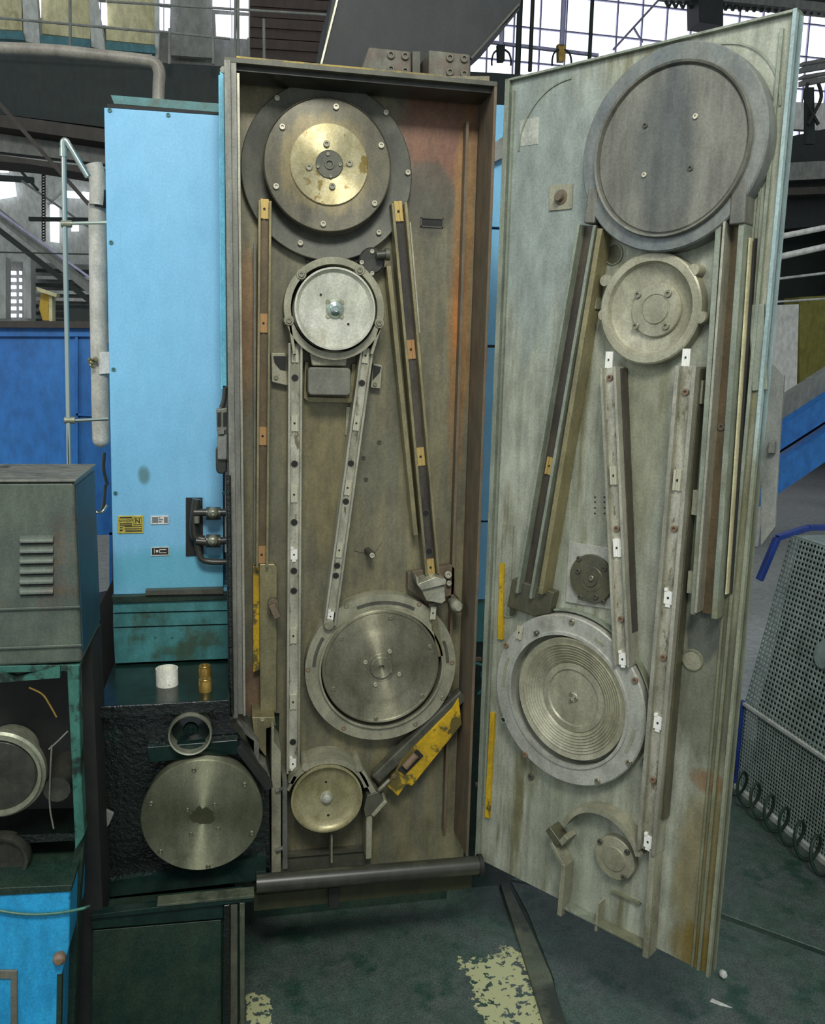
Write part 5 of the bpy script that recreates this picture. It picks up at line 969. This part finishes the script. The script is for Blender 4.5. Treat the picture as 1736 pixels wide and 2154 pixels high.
slab('bracket', [(30, 1430), (126, 1402), (126, 1426), (0, 1436), (0, 1412)], YL-.01, .03, 'tealpost', hd)
ft = thing('teal_machine_frame', 'worn teal frame post beside the left-hand wheels', 'machine frame', (hp(170, 1800, YL)[0], YL, FLOOR))
slab('post', [(140, 1400), (166, 1398), (170, 1600), (178, 1758), (158, 1790), (150, 1600)], YL, .04, 'tealpost', ft, bev=.003)
slab('top_bar', [(-80, 1402), (168, 1398), (166, 1412), (-80, 1418)], YL+.002, .05, 'tealpost', ft, bev=.002)
mb = MB(); mb.box(-1.1, hr, YL+.14, YL+.30, FLOOR, hb); part('back_body', mb, 'black', ft)
slab('shelf', [(-80, 1760), (160, 1752), (160, 1768), (-80, 1780)], YL+.02, .12, 'oil', ft)
slab('side_leg', [(160, 1770), (178, 1762), (166, 1900), (150, 2300), (130, 2300), (140, 1880)], YL+.03, .05, 'oilmatte', ft)
c = hp(-8, 1635, YL-.02); R = prad(hp, -8, 1635, 104, YL-.02); t = thing('flywheel', 'large pale-rimmed wheel cut by the left photo edge', 'wheel', (c[0], YL-.02, c[1]))
mb = MB(); mb.lathe(*c, [(0, YL-.010), (R*.84, YL-.010), (R*.86, YL-.02), (R*.92, YL-.02), (R*.94, YL-.012), (R, YL-.008), (R, YL+.010), (R*.6, YL+.014), (R*.6, YL+.13)], 96); part('rim', mb, 'rimpale', t)
mb = MB(); mb.lathe(*c, [(0, YL-.016), (R*.2, YL-.018), (R*.78, YL-.014), (R*.83, YL-.010)], 64); part('face', mb, 'blackmet', t)
c = hp(2, 1812, YL); R = prad(hp, 2, 1812, 60, YL); t = thing('flywheel', 'smaller dark wheel below the large wheel at the left photo edge', 'wheel', (c[0], YL, c[1]))
mb = MB(); mb.lathe(*c, [(0, YL+.01), (R*.8, YL+.01), (R*.84, YL-.002), (R*.95, YL-.004), (R, YL+.004), (R, YL+.03), (R*.8, YL+.04), (R*.8, YL+.15)], 64); part('rim', mb, 'blackmet', t)
mb = MB(); pp = [hp(x, y, YL+.03) for x, y in ((105, 1640), (128, 1600), (145, 1640), (140, 1700), (112, 1690))]; mb.tube([(hp(128, 1640, YL+.05)[0], YL-.0, hp(128, 1640, YL+.05)[1]), (hp(128, 1640, YL+.05)[0], YL+.15, hp(128, 1640, YL+.05)[1])], .03, 24); solo('round_guard', mb, 'blackmet', 'round dark housing between the large wheel and the teal post', 'machine part', (hp(128, 1660, YL)[0], YL, hp(128, 1660, YL)[1]))
k = 0
for pts, r_, m, lab in (([(60, 1448), (88, 1462), (104, 1485), (118, 1510)], .0022, 'brasscyl', 'thin ochre cable arching above the large wheel'), ([(108, 1570), (104, 1650), (104, 1700), (112, 1745)], .002, 'lip', 'thin grey cable hanging behind the large wheel'), ([(142, 1540), (120, 1562), (102, 1578)], .002, 'lip', 'short grey cable end beside the teal post')):
    mb = MB(); pp = [hp(x, y, YL-.01) for x, y in pts]; mb.tube([(a[0], YL-.005, a[1]) for a in pp], r_, 8); solo('thin_cable', mb, m, lab, 'cable', (pp[-1][0], YL-.005, pp[-1][1])); k += 1
YB = -.42
bb = thing('blue_lower_cabinet', 'bright blue low cabinet at the bottom left corner', 'cabinet', (-.5, YB, FLOOR))
mb = MB(); q = px([(-100, 1886), (148, 1872), (146, 1990), (130, 2050), (120, 2400), (-100, 2400)], YB); mb.prism(q, YB, YB+.25); part('body', mb, 'bluevivid', bb, bev=.004)
slab('top_edge', [(-100, 1872), (152, 1862), (150, 1876), (-100, 1890)], YB-.004, .26, 'oilmatte', bb, bev=.002)
q = [(-80, 2042), (36, 2042), (37, 2400), (22, 2400), (22, 2060), (-80, 2060)]; slab('recess_frame', q, YB-.006, .006, 'boxgrey', bb, bev=.002)
slab('grey_edge', [(120, 2050), (130, 2050), (124, 2400), (114, 2400)], YB-.002, .02, 'oilmatte', bb)
c = hp(124, 2020, YB-.02); mb = MB(); mb.lathe(*c, [(0, YB-.028), (.008, YB-.027), (.014, YB-.02), (.015, YB-.01), (.010, YB)], 20); part('knob', mb, 'boltrust', bb)
mb = MB(); pp = [hp(x, y, YB-.01) for x, y in ((-40, 1908), (40, 1922), (110, 1922), (170, 1912), (190, 1905))]; mb.tube([(a[0], YB-.01, a[1]) for a in pp], .0035, 10); solo('slack_cable', mb, 'tealpost', 'slack dark cable across the bright blue cabinet', 'cable', (pp[2][0], YB-.01, pp[2][1]))
